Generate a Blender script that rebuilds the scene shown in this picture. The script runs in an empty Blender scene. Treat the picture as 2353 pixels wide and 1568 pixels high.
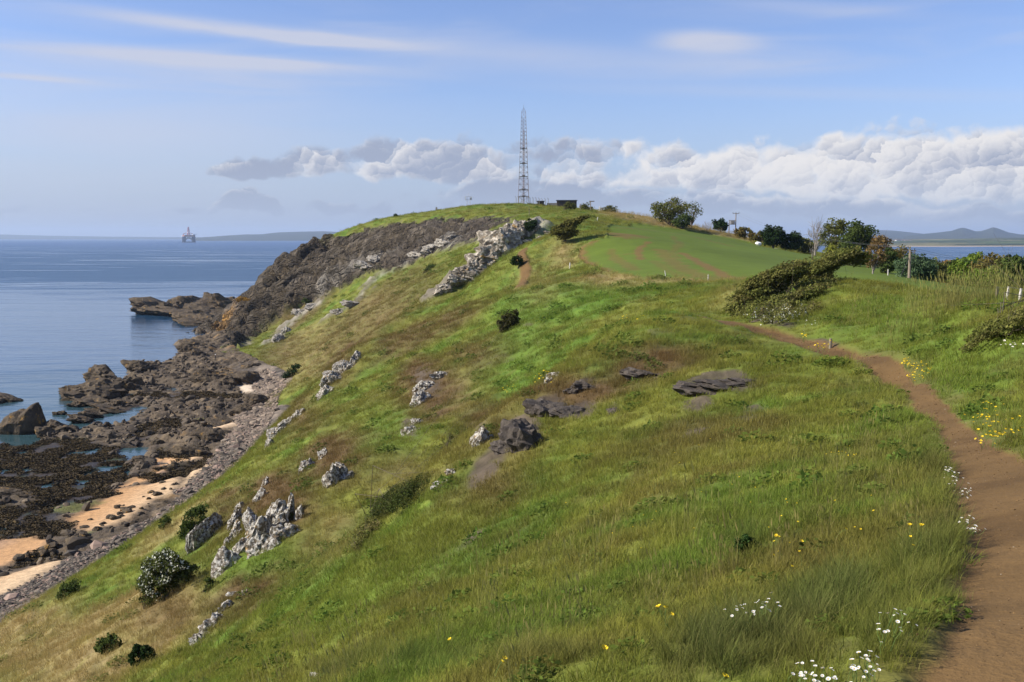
import bpy, math, random
import numpy as np

# ------------------------------------------------------------------ camera, sky, sun
scene = bpy.context.scene
COL = scene.collection
EYE = 38.0                                   # eye height above the sea, metres
PITCH = math.radians(6.0)
FPX = 2260.0                                 # focal length for a 2353 px wide picture
cam_d = bpy.data.cameras.new('camera')
cam_d.sensor_width = 36.0
cam_d.lens = 36.0 * FPX / 2353.0
cam_d.clip_start = 0.1
cam_d.clip_end = 120000.0
cam = bpy.data.objects.new('camera', cam_d)
COL.objects.link(cam)
cam.location = (0, 0, EYE)
cam.rotation_euler = (math.pi / 2 - PITCH, 0, 0)
scene.camera = cam

SUN_AZ = math.radians(-97.0)                 # clockwise from straight ahead: sun stands left, a little behind
SUN_EL = math.radians(33.0)
to_sun = np.array([math.sin(SUN_AZ) * math.cos(SUN_EL), math.cos(SUN_AZ) * math.cos(SUN_EL), math.sin(SUN_EL)])
sun_d = bpy.data.lights.new('sun', 'SUN')
sun_d.energy = 5.0
sun_d.angle = math.radians(0.53)
sun_d.color = (1.0, 0.93, 0.82)
sun_o = bpy.data.objects.new('sun', sun_d)
COL.objects.link(sun_o)
sun_o.location = (-200, -20, 200)
from mathutils import Vector
sun_o.rotation_euler = Vector((-to_sun).tolist()).to_track_quat('-Z', 'Y').to_euler()

scene.view_settings.view_transform = 'Standard'
scene.view_settings.look = 'None'
EXPO = 0.6
scene.view_settings.exposure = EXPO
scene.view_settings.gamma = 1.0
scene.view_settings.use_curve_mapping = False
scene.render.engine = 'CYCLES'
cy = scene.cycles
cy.max_bounces = 6
cy.diffuse_bounces = 2
cy.glossy_bounces = 2
cy.transmission_bounces = 3
cy.transparent_max_bounces = 6
cy.volume_bounces = 0
cy.caustics_reflective = False
cy.caustics_refractive = False
cy.use_denoising = True
cy.sample_clamp_indirect = 6.0

# ------------------------------------------------------------------ node helpers
class NT:
    """Small builder for shader node trees."""
    def __init__(self, tree):
        self.t = tree; self.n = tree.nodes; self.l = tree.links
    def node(self, typ, **kw):
        nd = self.n.new(typ)
        for k, v in kw.items():
            setattr(nd, k, v)
        return nd
    def put(self, sock, v):
        if isinstance(v, bpy.types.NodeSocket):
            self.l.new(v, sock)
        elif v is not None:
            sock.default_value = v
    def math(self, op, a, b=None, c=None, clamp=False):
        nd = self.node('ShaderNodeMath', operation=op, use_clamp=clamp)
        self.put(nd.inputs[0], a)
        if b is not None: self.put(nd.inputs[1], b)
        if c is not None: self.put(nd.inputs[2], c)
        return nd.outputs[0]
    def mix(self, f, a, b, blend='MIX'):
        nd = self.node('ShaderNodeMix', data_type='RGBA', blend_type=blend)
        nd.clamp_factor = True
        self.put(nd.inputs[0], f)
        self.put(nd.inputs[6], a if isinstance(a, bpy.types.NodeSocket) else (*a[:3], 1))
        self.put(nd.inputs[7], b if isinstance(b, bpy.types.NodeSocket) else (*b[:3], 1))
        return nd.outputs[2]
    def ramp(self, f, lo, hi, o0=0.0, o1=1.0, smooth=True):
        nd = self.node('ShaderNodeMapRange', interpolation_type='SMOOTHSTEP' if smooth else 'LINEAR')
        nd.clamp = True
        self.put(nd.inputs[0], f)
        for i, v in enumerate((lo, hi, o0, o1)): self.put(nd.inputs[1 + i], v)
        return nd.outputs[0]
    def noise(self, vec, scale, detail=4, rough=0.55, typ='FBM', lac=2.0, dist=0.0, dim='3D'):
        nd = self.node('ShaderNodeTexNoise', noise_dimensions=dim, noise_type=typ)
        if vec is not None: self.put(nd.inputs['Vector'], vec)
        nd.inputs['Scale'].default_value = scale
        nd.inputs['Detail'].default_value = detail
        nd.inputs['Roughness'].default_value = rough
        nd.inputs['Lacunarity'].default_value = lac
        nd.inputs['Distortion'].default_value = dist
        return nd.outputs[0]
    def voronoi(self, vec, scale, feature='F1', detail=0, rough=0.5, rnd=1.0, smooth=0.5, out=0, dim='3D'):
        nd = self.node('ShaderNodeTexVoronoi', voronoi_dimensions=dim, feature=feature)
        if vec is not None: self.put(nd.inputs['Vector'], vec)
        nd.inputs['Scale'].default_value = scale
        if 'Detail' in nd.inputs: nd.inputs['Detail'].default_value = detail
        if 'Roughness' in nd.inputs: nd.inputs['Roughness'].default_value = rough
        if 'Randomness' in nd.inputs: nd.inputs['Randomness'].default_value = rnd
        if feature == 'SMOOTH_F1': nd.inputs['Smoothness'].default_value = smooth
        return nd.outputs[out]
    def mapping(self, vec, scale=(1, 1, 1), rot=(0, 0, 0), loc=(0, 0, 0)):
        nd = self.node('ShaderNodeMapping')
        self.put(nd.inputs[0], vec)
        nd.inputs[1].default_value = loc; nd.inputs[2].default_value = rot; nd.inputs[3].default_value = scale
        return nd.outputs[0]
    def combine(self, x, y, z=0.0):
        nd = self.node('ShaderNodeCombineXYZ')
        for i, v in enumerate((x, y, z)): self.put(nd.inputs[i], v)
        return nd.outputs[0]
    def bump(self, h, strength, dist, normal=None):
        nd = self.node('ShaderNodeBump')
        self.put(nd.inputs['Strength'], strength)
        self.put(nd.inputs['Distance'], dist)
        self.put(nd.inputs['Height'], h)
        if normal is not None: self.put(nd.inputs['Normal'], normal)
        return nd.outputs[0]
    def attr(self, name, typ='GEOMETRY', out=0):
        nd = self.node('ShaderNodeAttribute', attribute_type=typ)
        nd.attribute_name = name
        return nd.outputs[out]

def new_mat(name):
    m = bpy.data.materials.new(name); m.use_nodes = True
    nt = NT(m.node_tree)
    b = next(n for n in nt.n if n.type == 'BSDF_PRINCIPLED')
    b.inputs['Specular IOR Level'].default_value = 0.25
    return m, nt, b
# ------------------------------------------------------------------ the sky
def ray_dir(u, v):
    cx = (u - 1176.5) / FPX; cyy = (784.0 - v) / FPX
    d = np.array([cx, math.cos(PITCH) + cyy * math.sin(PITCH), -math.sin(PITCH) + cyy * math.cos(PITCH)])
    return d / np.linalg.norm(d)
def azel(u, v):
    d = ray_dir(u, v)
    return math.atan2(d[0], d[1]) * 10, math.asin(d[2]) * 10

SKY_STRENGTH = 0.09
world = bpy.data.worlds.new('World')
scene.world = world
world.use_nodes = True
wt = NT(world.node_tree)
for n in list(wt.n): wt.n.remove(n)
w_out = wt.node('ShaderNodeOutputWorld'); w_bg = wt.node('ShaderNodeBackground')
w_bg.inputs[1].default_value = SKY_STRENGTH
wt.l.new(w_bg.outputs[0], w_out.inputs[0])
sky = wt.node('ShaderNodeTexSky', sky_type='NISHITA')
sky.sun_disc = False
sky.sun_elevation = SUN_EL
sky.sun_rotation = SUN_AZ
sky.altitude = 40
sky.air_density = 1.0
sky.dust_density = 0.6
sky.ozone_density = 2.5
tc = wt.node('ShaderNodeTexCoord')
sep = wt.node('ShaderNodeSeparateXYZ'); wt.l.new(tc.outputs['Generated'], sep.inputs[0])
w_az = wt.math('MULTIPLY', wt.math('ARCTAN2', sep.outputs[0], sep.outputs[1]), 10.0)
w_el = wt.math('MULTIPLY', wt.math('ARCSINE', sep.outputs[2]), 10.0)

# the cumulus: two banks whose upper and lower edges vary with the direction, broken up by billowing noise
BANKS = [
 [(455, 388, 396, 0), (485, 372, 400, .75), (540, 358, 412, .8), (610, 372, 415, .72), (670, 332, 415, .78), (730, 316, 412, .85), (795, 326, 415, .8),
  (860, 304, 420, .98), (925, 306, 418, .95), (990, 326, 420, .85), (1060, 314, 420, .95), (1130, 320, 420, .85), (1185, 300, 418, 1.05), (1245, 303, 410, 1.05),
  (1310, 318, 395, .95), (1350, 345, 385, .5), (1375, 390, 440, .6), (1430, 370, 448, .95), (1520, 330, 450, 1.05), (1600, 322, 455, 1.08), (1660, 345, 452, .98), (1712, 325, 450, .98),
  (1735, 240, 450, 1.0), (1800, 238, 450, 1.0), (1855, 290, 450, .98), (1900, 328, 450, 1.05), (1985, 375, 455, .98), (2005, 312, 458, 1.0), (2085, 262, 465, 1.1), (2175, 272, 470, 1.1),
  (2260, 272, 470, 1.12), (2360, 280, 475, 1.12)],
 [(-100, 470, 490, .7), (50, 468, 489, .85), (130, 478, 489, .6), (215, 483, 492, .72), (290, 488, 492, .3), (360, 490, 498, .2), (420, 486, 500, .62), (480, 470, 500, .55),
  (525, 432, 482, .8), (575, 426, 482, 1.05), (625, 445, 484, .95), (650, 462, 492, .9), (690, 474, 490, .55), (725, 448, 482, .85), (780, 458, 488, .75), (830, 470, 494, .5),
  (930, 430, 500, .72), (1040, 420, 496, .7), (1130, 398, 470, .95), (1250, 400, 470, .95), (1330, 392, 470, .95), (1390, 425, 480, .7), (1480, 440, 490, .75), (1600, 452, 500, .85),
  (1750, 450, 505, .85), (1850, 440, 500, .9), (1950, 455, 505, .85), (2100, 468, 512, .85), (2250, 470, 515, .9), (2320, 472, 515, .9), (2400, 475, 515, .85)]]
AZ0 = 5.4
w_u = wt.math('MULTIPLY_ADD', w_az, 0.5 / AZ0, 0.5)
bank_m, bank_t = [], []
wob = wt.noise(wt.combine(w_az, w_el, 0), 2.6, 2, .5, dim='2D')
el_w = wt.math('ADD', w_el, wt.math('MULTIPLY_ADD', wob, .16, -.08))
u_w = wt.math('ADD', w_u, wt.math('MULTIPLY_ADD', wob, .02, -.01))
for bank in BANKS:
    cr = wt.node('ShaderNodeValToRGB'); wt.put(cr.inputs[0], u_w)
    els = cr.color_ramp.elements
    while len(els) > 1: els.remove(els[0])
    for i, (u, vt, vb, wgt) in enumerate(bank):
        x, yt = azel(u, vt); yb = azel(u, vb)[1]
        e = els[0] if i == 0 else els.new(0.5)
        e.position = min(max(x * .5 / AZ0 + .5, 0), 1)
        e.color = (yt / 2, yb / 2, wgt / 1.2, 1)
    sc_ = wt.node('ShaderNodeSeparateColor'); wt.put(sc_.inputs[0], cr.outputs[0])
    top = wt.math('MULTIPLY', sc_.outputs[0], 2.0); bot = wt.math('MULTIPLY', sc_.outputs[1], 2.0)
    hgt = wt.math('SUBTRACT', top, bot)
    t = wt.math('DIVIDE', wt.math('SUBTRACT', el_w, bot), hgt)
    m = wt.math('MULTIPLY', wt.ramp(t, 1.32, .62), wt.ramp(t, -.22, .20))
    bank_m.append(wt.math('MULTIPLY', m, wt.math('MULTIPLY', sc_.outputs[2], 1.2))); bank_t.append(t)
inside = wt.ramp(wt.math('ABSOLUTE', w_az), 5.6, 5.0)
# all the rest of the horizon carries the same broken bank of cumulus
band = wt.math('MULTIPLY', wt.ramp(w_el, .15, .6), wt.ramp(w_el, 2.6, 1.2))
low = wt.ramp(wt.noise(wt.combine(wt.math('MULTIPLY', w_az, .28), w_el, 0), 1.0, 2, .5, dim='2D'), .42, .62)
outm = wt.math('MULTIPLY', wt.math('MULTIPLY', band, low), wt.math('SUBTRACT', 1.0, inside))
total = wt.math('ADD', wt.math('MULTIPLY', wt.math('MAXIMUM', bank_m[0], bank_m[1]), inside), outm)
P0 = wt.combine(w_az, w_el, 0.0)
def ell(u, v, a, b, rot=0.0, p=None, k=2.0):
    x0, y0 = azel(u, v)
    s = wt.node('ShaderNodeVectorMath', operation='SUBTRACT'); wt.put(s.inputs[0], P0 if p is None else p); s.inputs[1].default_value = (x0, y0, 0)
    mp = wt.node('ShaderNodeMapping'); mp.vector_type = 'TEXTURE'; wt.put(mp.inputs[0], s.outputs[0])
    mp.inputs[2].default_value = (0, 0, rot); mp.inputs[3].default_value = (a / 226., b / 226., 1)
    q = wt.node('ShaderNodeVectorMath', operation='LENGTH'); wt.put(q.inputs[0], mp.outputs[0])
    return wt.math('POWER', 0.4, wt.math('POWER', q.outputs['Value'], k))
wn = wt.node('ShaderNodeTexNoise', noise_dimensions='2D'); wt.put(wn.inputs['Vector'], P0)
wn.inputs['Scale'].default_value = 3.2; wn.inputs['Detail'].default_value = 4; wn.inputs['Roughness'].default_value = .62
wv = wt.node('ShaderNodeVectorMath', operation='MULTIPLY_ADD'); wt.put(wv.inputs[0], wn.outputs['Color']); wv.inputs[1].default_value = (.34, .26, 0); wv.inputs[2].default_value = (-.17, -.13, 0)
PS = wt.node('ShaderNodeVectorMath', operation='ADD'); wt.put(PS.inputs[0], wt.combine(w_az, wt.math('MULTIPLY', w_el, 1.25), 0.0)); wt.put(PS.inputs[1], wv.outputs[0]); PS = PS.outputs[0]
def heads(scale, off):
    """billowing heads: how deep inside one we look, and how far its surface turns to the sun"""
    nd = wt.node('ShaderNodeTexVoronoi', voronoi_dimensions='2D', feature='F1')
    p = wt.node('ShaderNodeVectorMath', operation='ADD'); wt.put(p.inputs[0], PS); p.inputs[1].default_value = off
    wt.put(nd.inputs['Vector'], p.outputs[0]); nd.inputs['Scale'].default_value = scale; nd.inputs['Randomness'].default_value = .9
    lo = wt.node('ShaderNodeVectorMath', operation='SUBTRACT'); wt.put(lo.inputs[0], p.outputs[0]); wt.put(lo.inputs[1], nd.outputs['Position'])
    dt = wt.node('ShaderNodeVectorMath', operation='DOT_PRODUCT'); wt.put(dt.inputs[0], lo.outputs[0]); dt.inputs[1].default_value = (-.55 * scale, .83 * scale, 0)
    return wt.math('SUBTRACT', .5, nd.outputs['Distance']), dt.outputs['Value']
h1, s1 = heads(1.55, (.3, .2, 0)); h2, s2 = heads(3.4, (1.7, .6, 0)); h3, s3 = heads(7.5, (2.9, 1.1, 0))
fine = wt.noise(PS, 6.0, 5, .6, dim='2D')
gaps = wt.noise(wt.combine(w_az, wt.math('MULTIPLY', w_el, 1.6), 4.0), .95, 2, .5)
puffs = wt.math('ADD', wt.math('MULTIPLY', h1, .80), wt.math('ADD', wt.math('MULTIPLY', h2, .55), wt.math('MULTIPLY', h3, .28)))
puffs = wt.math('ADD', puffs, wt.math('ADD', wt.math('MULTIPLY', wt.math('SUBTRACT', fine, .5), .55), wt.math('MULTIPLY', wt.math('SUBTRACT', gaps, .5), 1.7)))
D0 = wt.math('ADD', puffs, wt.math('MULTIPLY', wt.math('SUBTRACT', total, wt.ramp(w_az, -.5, 1.2, .52, .66)), 1.7))
alpha = wt.ramp(D0, -.06, wt.ramp(w_az, -1.5, 2.0, .66, .66))
alpha = wt.math('MULTIPLY', alpha, wt.ramp(w_el, 0.06, 0.7, .35, .97))
alpha = wt.math('MULTIPLY', alpha, wt.ramp(w_az, -1.5, 1.4, .95, 1.0))
tt = wt.math('MAXIMUM', wt.math('MULTIPLY', bank_t[0], wt.ramp(bank_t[0], -.2, .1)), wt.math('MULTIPLY', bank_t[1], .95))
hi = wt.ramp(tt, .15, 1.0)
edge = wt.ramp(D0, .9, .15)
shade = wt.noise(P0, .9, 2, .5, dim='2D')
lit = wt.math('ADD', wt.math('MULTIPLY', s1, .46), wt.math('ADD', wt.math('MULTIPLY', s2, .34), wt.math('MULTIPLY', s3, .20)))
lit = wt.math('ADD', lit, wt.math('MULTIPLY', wt.math('SUBTRACT', hi, .5), .85))
lit = wt.math('ADD', lit, wt.math('MULTIPLY', wt.math('SUBTRACT', edge, .5), .30))
lit = wt.math('ADD', lit, wt.math('MULTIPLY', wt.math('SUBTRACT', shade, .5), 1.1))
lit = wt.math('ADD', lit, wt.math('MULTIPLY', wt.math('SUBTRACT', fine, .5), .35))
lit = wt.math('ADD', lit, wt.math('MULTIPLY', ell(588, 450, 70, 22), .45))
lit = wt.ramp(wt.math('ADD', lit, wt.math('MULTIPLY', inside, wt.ramp(w_az, -.2, 2.6, -.46, .16))), -.28, .74)
S = 1.0 / (SKY_STRENGTH * 2 ** EXPO)
cl_col = wt.mix(lit, (.36 * S, .405 * S, .53 * S), (.90 * S, .87 * S, .85 * S))

# high thin streaks and the one smooth lens cloud
st_p = wt.mapping(P0, (.33, 3.4, 1), (0, 0, math.radians(-3)))
stn = wt.noise(st_p, 1.0, 6, .55, dist=.5, dim='2D')
stn2 = wt.noise(wt.mapping(P0, (.16, 1.5, 1), (0, 0, math.radians(-3)), (3.1, 7.7, 0)), 1.0, 5, .5, dist=.4, dim='2D')
streak = wt.math('MULTIPLY', wt.ramp(stn2, .40, .72), wt.ramp(stn, .30, .75))
gen = wt.math('MULTIPLY', streak, wt.ramp(w_el, .9, 1.7, 0, .55))
named = None
for (u, v, a, b, r, wgt) in [(590, 74, 330, 15, -3.5, .8), (720, 92, 170, 9, -3, .5), (480, 140, 340, 17, -1.8, .8), (640, 145, 190, 7, -1.2, .32), (70, 179, 120, 6, -1, .45),
                             (200, 280, 520, 50, -1, .36), (330, 210, 500, 40, -2, .22), (1150, 110, 420, 26, -4, .22), (260, 380, 420, 80, 0, .26), (1300, 150, 500, 30, -3, .16), (1950, 215, 420, 14, -4, .18),
                             (1900, 20, 260, 14, -8, .22), (1500, 210, 320, 12, -3, .12)]:
    e = wt.math('MULTIPLY', ell(u, v, a, b, math.radians(r), k=2.4), wgt)
    named = e if named is None else wt.math('ADD', named, e)
named = wt.math('MULTIPLY', named, wt.ramp(stn, .05, .6, .45, 1.15))
lens = wt.math('MULTIPLY', ell(1625, 98, 112, 24, math.radians(-4), k=3.2), wt.ramp(wt.noise(wt.mapping(P0, (1, 6, 1), (0, 0, math.radians(-4))), 1.3, 3, dim='2D'), .2, .7, .75, 1))
cirrus = wt.math('MINIMUM', wt.math('ADD', wt.math('ADD', gen, named), wt.math('MULTIPLY', lens, .85)), .85)

# the clear sky a touch bluer and softer near the horizon, as photographed
base = wt.mix(1.0, sky.outputs[0], (.97, .97, 1.22), 'MULTIPLY')
base = wt.mix(wt.ramp(w_el, .0, 1.5, .75, 0), base, (.385 * S, .47 * S, .655 * S))
below = wt.ramp(w_el, -0.3, -0.02, 1, 0)
skyc = wt.mix(cirrus, base, (.62 * S, .645 * S, .76 * S))
skyc = wt.mix(alpha, skyc, cl_col)
wt.l.new(skyc, w_bg.inputs[0])
world.cycles.sampling_method = 'MANUAL'
world.cycles.sample_map_resolution = 256
# ------------------------------------------------------------------ numeric noise
def _h(ix, iy, seed, iz=None):
    h = (ix.astype(np.int64) * 374761393 + iy.astype(np.int64) * 668265263 + seed * 1442695041)
    if iz is not None: h = h + iz.astype(np.int64) * 2147483647
    h = (h ^ (h >> 13)) * 1274126177
    h = (h ^ (h >> 16)) & 0xFFFFFF
    return h.astype(np.float32) / float(0xFFFFFF)
def vnoise(x, y, seed=0):
    x = np.asarray(x, float); y = np.asarray(y, float)
    ix = np.floor(x); iy = np.floor(y)
    fx = (x - ix).astype(np.float32); fy = (y - iy).astype(np.float32)
    ix = ix.astype(np.int64); iy = iy.astype(np.int64)
    u = fx * fx * fx * (fx * (fx * 6 - 15) + 10); w = fy * fy * fy * (fy * (fy * 6 - 15) + 10)
    a = _h(ix, iy, seed); b = _h(ix + 1, iy, seed); c = _h(ix, iy + 1, seed); d = _h(ix + 1, iy + 1, seed)
    return (a + (b - a) * u) * (1 - w) + (c + (d - c) * u) * w
def fbm(x, y, oct=4, seed=0, gain=.5, ridged=False):
    s = 0; amp = 1; tot = 0
    x = np.asarray(x, float); y = np.asarray(y, float)
    for k in range(oct):
        n = vnoise(x, y, seed + k * 17)
        if ridged: n = 1 - np.abs(2 * n - 1)
        s = s + amp * n; tot += amp; amp *= gain
        x, y = 1.62 * x - 1.18 * y + 11.3, 1.18 * x + 1.62 * y - 7.1
    return s / tot
def vnoise3(x, y, z, seed=0):
    ix = np.floor(x); iy = np.floor(y); iz = np.floor(z)
    f = [x - ix, y - iy, z - iz]; u, v, w = [t * t * (3 - 2 * t) for t in f]
    ix, iy, iz = ix.astype(np.int64), iy.astype(np.int64), iz.astype(np.int64)
    r = 0
    for dx in (0, 1):
        for dy in (0, 1):
            for dz in (0, 1):
                r = r + _h(ix + dx, iy + dy, seed, iz + dz) * (u if dx else 1 - u) * (v if dy else 1 - v) * (w if dz else 1 - w)
    return r
def fbm3(x, y, z, oct=4, seed=0, gain=.5, ridged=False):
    s = 0; amp = 1; tot = 0
    for k in range(oct):
        n = vnoise3(x, y, z, seed + 13 * k)
        if ridged: n = 1 - np.abs(2 * n - 1)
        s = s + amp * n; tot += amp; amp *= gain
        x, y, z = 2.03 * x + 5.1, 2.03 * y + 1.7, 2.03 * z + 9.2
    return s / tot
def worley(x, y, seed=0):
    """distance to the nearest and second nearest of jittered points, and the nearest one's random value"""
    ix = np.floor(x).astype(np.int64); iy = np.floor(y).astype(np.int64)
    f1 = np.full(x.shape, 9.); f2 = np.full(x.shape, 9.); rid = np.zeros(x.shape)
    for dx in (-1, 0, 1):
        for dy in (-1, 0, 1):
            cx, cyy = ix + dx, iy + dy
            d = np.hypot(cx + _h(cx, cyy, seed) - x, cyy + _h(cx, cyy, seed + 5) - y)
            nearer = d < f1
            f2 = np.where(nearer, f1, np.minimum(f2, d)); rid = np.where(nearer, _h(cx, cyy, seed + 9), rid)
            f1 = np.where(nearer, d, f1)
    return f1, f2, rid
def sstep(a, b, x):
    t = np.clip((x - a) / (b - a), 0, 1); return t * t * (3 - 2 * t)
def lerp(a, b, t): return a + (b - a) * t
def inpoly(px, py, poly):
    px = np.asarray(px); py = np.asarray(py)
    r = np.zeros(px.shape, bool); n = len(poly)
    for i in range(n):
        x0, y0 = poly[i]; x1, y1 = poly[(i + 1) % n]
        c = ((y0 > py) != (y1 > py)) & (px < (x1 - x0) * (py - y0) / (y1 - y0 + 1e-12) + x0)
        r ^= c
    return r
def polydist(px, py, pts, closed=False):
    """distance to a polyline and the position along it"""
    best = np.full(np.shape(px), 1e9); along = np.zeros(np.shape(px))
    m = len(pts); segs = [(i, (i + 1) % m) for i in range(m if closed else m - 1)]
    for i, j in segs:
        ax, ay = pts[i][:2]; bx, by = pts[j][:2]
        L2 = (bx - ax) ** 2 + (by - ay) ** 2 + 1e-12
        t = np.clip(((px - ax) * (bx - ax) + (py - ay) * (by - ay)) / L2, 0, 1)
        d = np.hypot(px - ax - t * (bx - ax), py - ay - t * (by - ay))
        k = d < best; best = np.where(k, d, best); along = np.where(k, i + t, along)
    return best, along
def polymask(px, py, poly, soft):
    """1 well inside the polygon, 0 outside, easing over a margin"""
    xs = [p[0] for p in poly]; ys = [p[1] for p in poly]
    out = np.zeros(np.shape(px))
    k = (px > min(xs) - soft) & (px < max(xs) + soft) & (py > min(ys) - soft) & (py < max(ys) + soft)
    if not k.any(): return out
    qx, qy = px[k], py[k]
    d, _ = polydist(qx, qy, poly, True)
    out[k] = sstep(-soft, soft, np.where(inpoly(qx, qy, poly), d, -d))
    return out

# ------------------------------------------------------------------ the lie of the land
def at(u, v, y):
    """the point on the sight line of a place in the survey picture, Y metres ahead"""
    d = ray_dir(u, v); t = y / d[1]
    return (d[0] * t, y, EYE + d[2] * t)
SURVEY = [
 # the footpath
 (2290,1568,3.9),(2310,1350,6.0),(2300,1250,7.5),(2285,1160,9.5),(2250,1090,12.5),(2200,1010,17),(2130,935,23),(2050,870,31),(1950,822,39),(1850,790,45),(1750,762,50),(1620,733,57),
 # the bank on its right
 (2350,1075,12),(2350,900,22),(2350,800,27),(2350,720,30),(2345,709,33),(2200,768,37),(2250,692,46),(2200,850,29),(2100,673,55),(2000,720,50),(1900,740,51),(1950,655,60),(1750,700,60),(1700,660,66),(1650,690,66),
 (1800,664,72),(1900,668,72),(2000,668,72),(2100,682,70),(2200,694,64),(2300,708,56),(2350,716,48),(2000,664,85),(2150,682,85),(2300,702,75),(1700,664,76),(2460,700,32),(2460,715,45),(2180,684,50),(2300,701,40),(2030,664,58),
 # crop field and what lies beyond
 (2000,630,110),(2080,658,100),(1340,620,140),(1500,640,115),(1650,650,105),(1720,640,110),(1700,580,180),(1500,560,200),(1400,522,260),(1600,540,270),(1830,580,240),(1390,490,330),(1480,502,300),(1600,525,305),(1720,550,300),
 (1300,488,330),(1203,481,400),(1100,487,400),(1000,492,400),(900,499,398),(820,521,396),(770,541,395),(700,581,392),(640,631,390),(590,681,388),(550,726,385),(518,772,383),
 # the cliff: upper and lower edge of the rock
 (1000,507,352),(1100,502,332),(1175,502,302),(900,520,372),(560,765,378),(700,690,368),(830,625,350),(960,595,326),(1060,555,306),(1150,537,285),
 # slope of the bay below it
 (800,760,258),(600,840,276),(650,830,280),(750,760,300),(600,790,330),(550,800,340),(850,700,300),(950,650,285),(900,760,235),(1050,600,270),(1100,640,215),(1000,675,208),(1050,630,213),(1100,590,218),(1180,528,228),(1235,517,236),
 (1100,655,195),(1000,720,185),(1150,605,190),(900,790,185),(850,775,190),(700,880,215),(640,860,255),(700,945,195),(1297,550,190),(1309,612,150),(1200,582,172),(1190,650,158),
 # second spur
 (820,810,140),(960,762,140),(1080,695,148),(740,880,138),(660,960,125),(620,1020,116),(500,1105,104),(600,1045,116),(450,1150,107),(300,1245,100),(150,1340,92),(0,1437,86),(-150,1530,80),
 # middle slope
 (385,1330,62),(590,1210,70),(0,1568,55),(200,1500,50),(300,1400,60),(530,1420,42),(450,1568,30),(700,1400,30),(700,1568,17),(900,1568,9.5),(910,1150,38),(800,1250,40),(850,1050,60),(750,1080,72),(650,1150,72),(700,1250,50),
 (950,950,78),(980,880,92),(1000,840,100),(1100,880,82),(1200,800,88),(1300,720,95),(1400,700,90),(1500,690,85),(1600,685,82),(1150,700,125),(1050,780,118),(900,850,115),(800,930,105),(1250,650,130),
 # the near knoll and the slope under the path
 (1500,718,58),(1400,765,54),(1280,850,49),(1190,920,45),(1100,990,41),(1010,1105,36),(1650,850,38),(1800,1000,22),(1500,1000,29),(1300,1100,26),(1300,950,39),(1500,1200,17),(1800,1200,12),(2000,1100,13.5),(2000,900,27),(2050,1300,7.2),
 (1200,1300,17),(1000,1250,26),(1500,1400,9.5),(1800,1400,6.5),(1176,1480,9.5),(2000,1500,4.5),(1500,1568,5),(1200,1568,6.2),(1750,880,33),
]
ctrl = [at(*s) for s in SURVEY]
# ground that drops away out of sight behind each crest of the slope
for u_, v_, y_, dz_ in [(1440, 722, 68, -1.6), (1380, 755, 66, -2.0), (1260, 840, 62, -2.2), (1170, 910, 58, -2.2), (1085, 985, 54, -2.0), (1000, 1095, 48, -1.5), (800, 800, 158, -3.0), (722, 872, 156, -3.0), (940, 756, 160, -3.0), (1060, 690, 166, -2.0),
                        (1085, 585, 234, -3.0), (1030, 626, 228, -3.0), (990, 668, 222, -2.5), (1165, 524, 243, -1.5)]:
    x_, y_, z_ = at(u_, v_, y_); ctrl.append((x_, y_, z_ + dz_))
E = EYE
ctrl += [(0, 0, E - 1.65), (0, -6, E - 1.5), (6, -6, E - .4), (-6, -6, E - 6), (8, 1, E - .9), (5, 5, E - 1.35), (10, 10, E - 1.7), (16, 20, E - 1.9), (-5, 2, E - 5.2), (-12, 4, E - 10.5),
         (-25, 6, E - 21), (-45, 5, E - 36), (-30, 30, E - 25.5), (-47, 40, E - 37), (-49, 62, E - 37), (25, 28, E - 1.9), (40, 40, E - 2.6), (-18, 22, E - 15), (-4, 8, E - 6),
         (60, 80, E - 5), (60, 125, E - 7.6), (80, 150, E - 7.5), (110, 150, E - 10), (150, 250, E - 14), (90, 90, E - 8), (50, 160, E - 4.6), (65, 200, E - 4.6), (85, 250, E - 6), (100, 320, E - 6), (200, 330, E - 26), (150, 130, E - 16), (220, 200, E - 32),
         (-52, 80, E - 37), (-49, 96, E - 37.2), (-45, 112, E - 36.8), (-42, 128, E - 36.8), (-44, 150, E - 36.6), (-47, 174, E - 36.8), (-52, 205, E - 36.8), (-57, 236, E - 36.8), (-66, 258, E - 37), (-77, 278, E - 37), (-94, 315, E - 37),
         (-106, 345, E - 37.5), (-118, 383, E - 38), (-128, 420, E - 40), (-148, 480, E - 42), (-60, 460, E - 2), (-100, 440, E - 30), (-110, 470, E - 34), (-20, 470, E + 9), (20, 480, E + 11), (60, 420, E + 5), (0, 560, E + 2), (80, 500, E - 3), (-80, 540, E - 28)]
ctrl = np.array(ctrl)
CS = 100.0
def _tps_fit(p, lam=2e-5):
    n = len(p); X = p[:, :2] / CS
    r2 = ((X[:, None] - X[None]) ** 2).sum(-1)
    K = .5 * r2 * np.log(r2 + 1e-12) + lam * np.eye(n)
    Pm = np.c_[np.ones(n), X]
    A = np.zeros((n + 3, n + 3)); A[:n, :n] = K; A[:n, n:] = Pm; A[n:, :n] = Pm.T
    return np.linalg.solve(A, np.r_[p[:, 2], 0, 0, 0])
_w = _tps_fit(ctrl)
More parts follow.
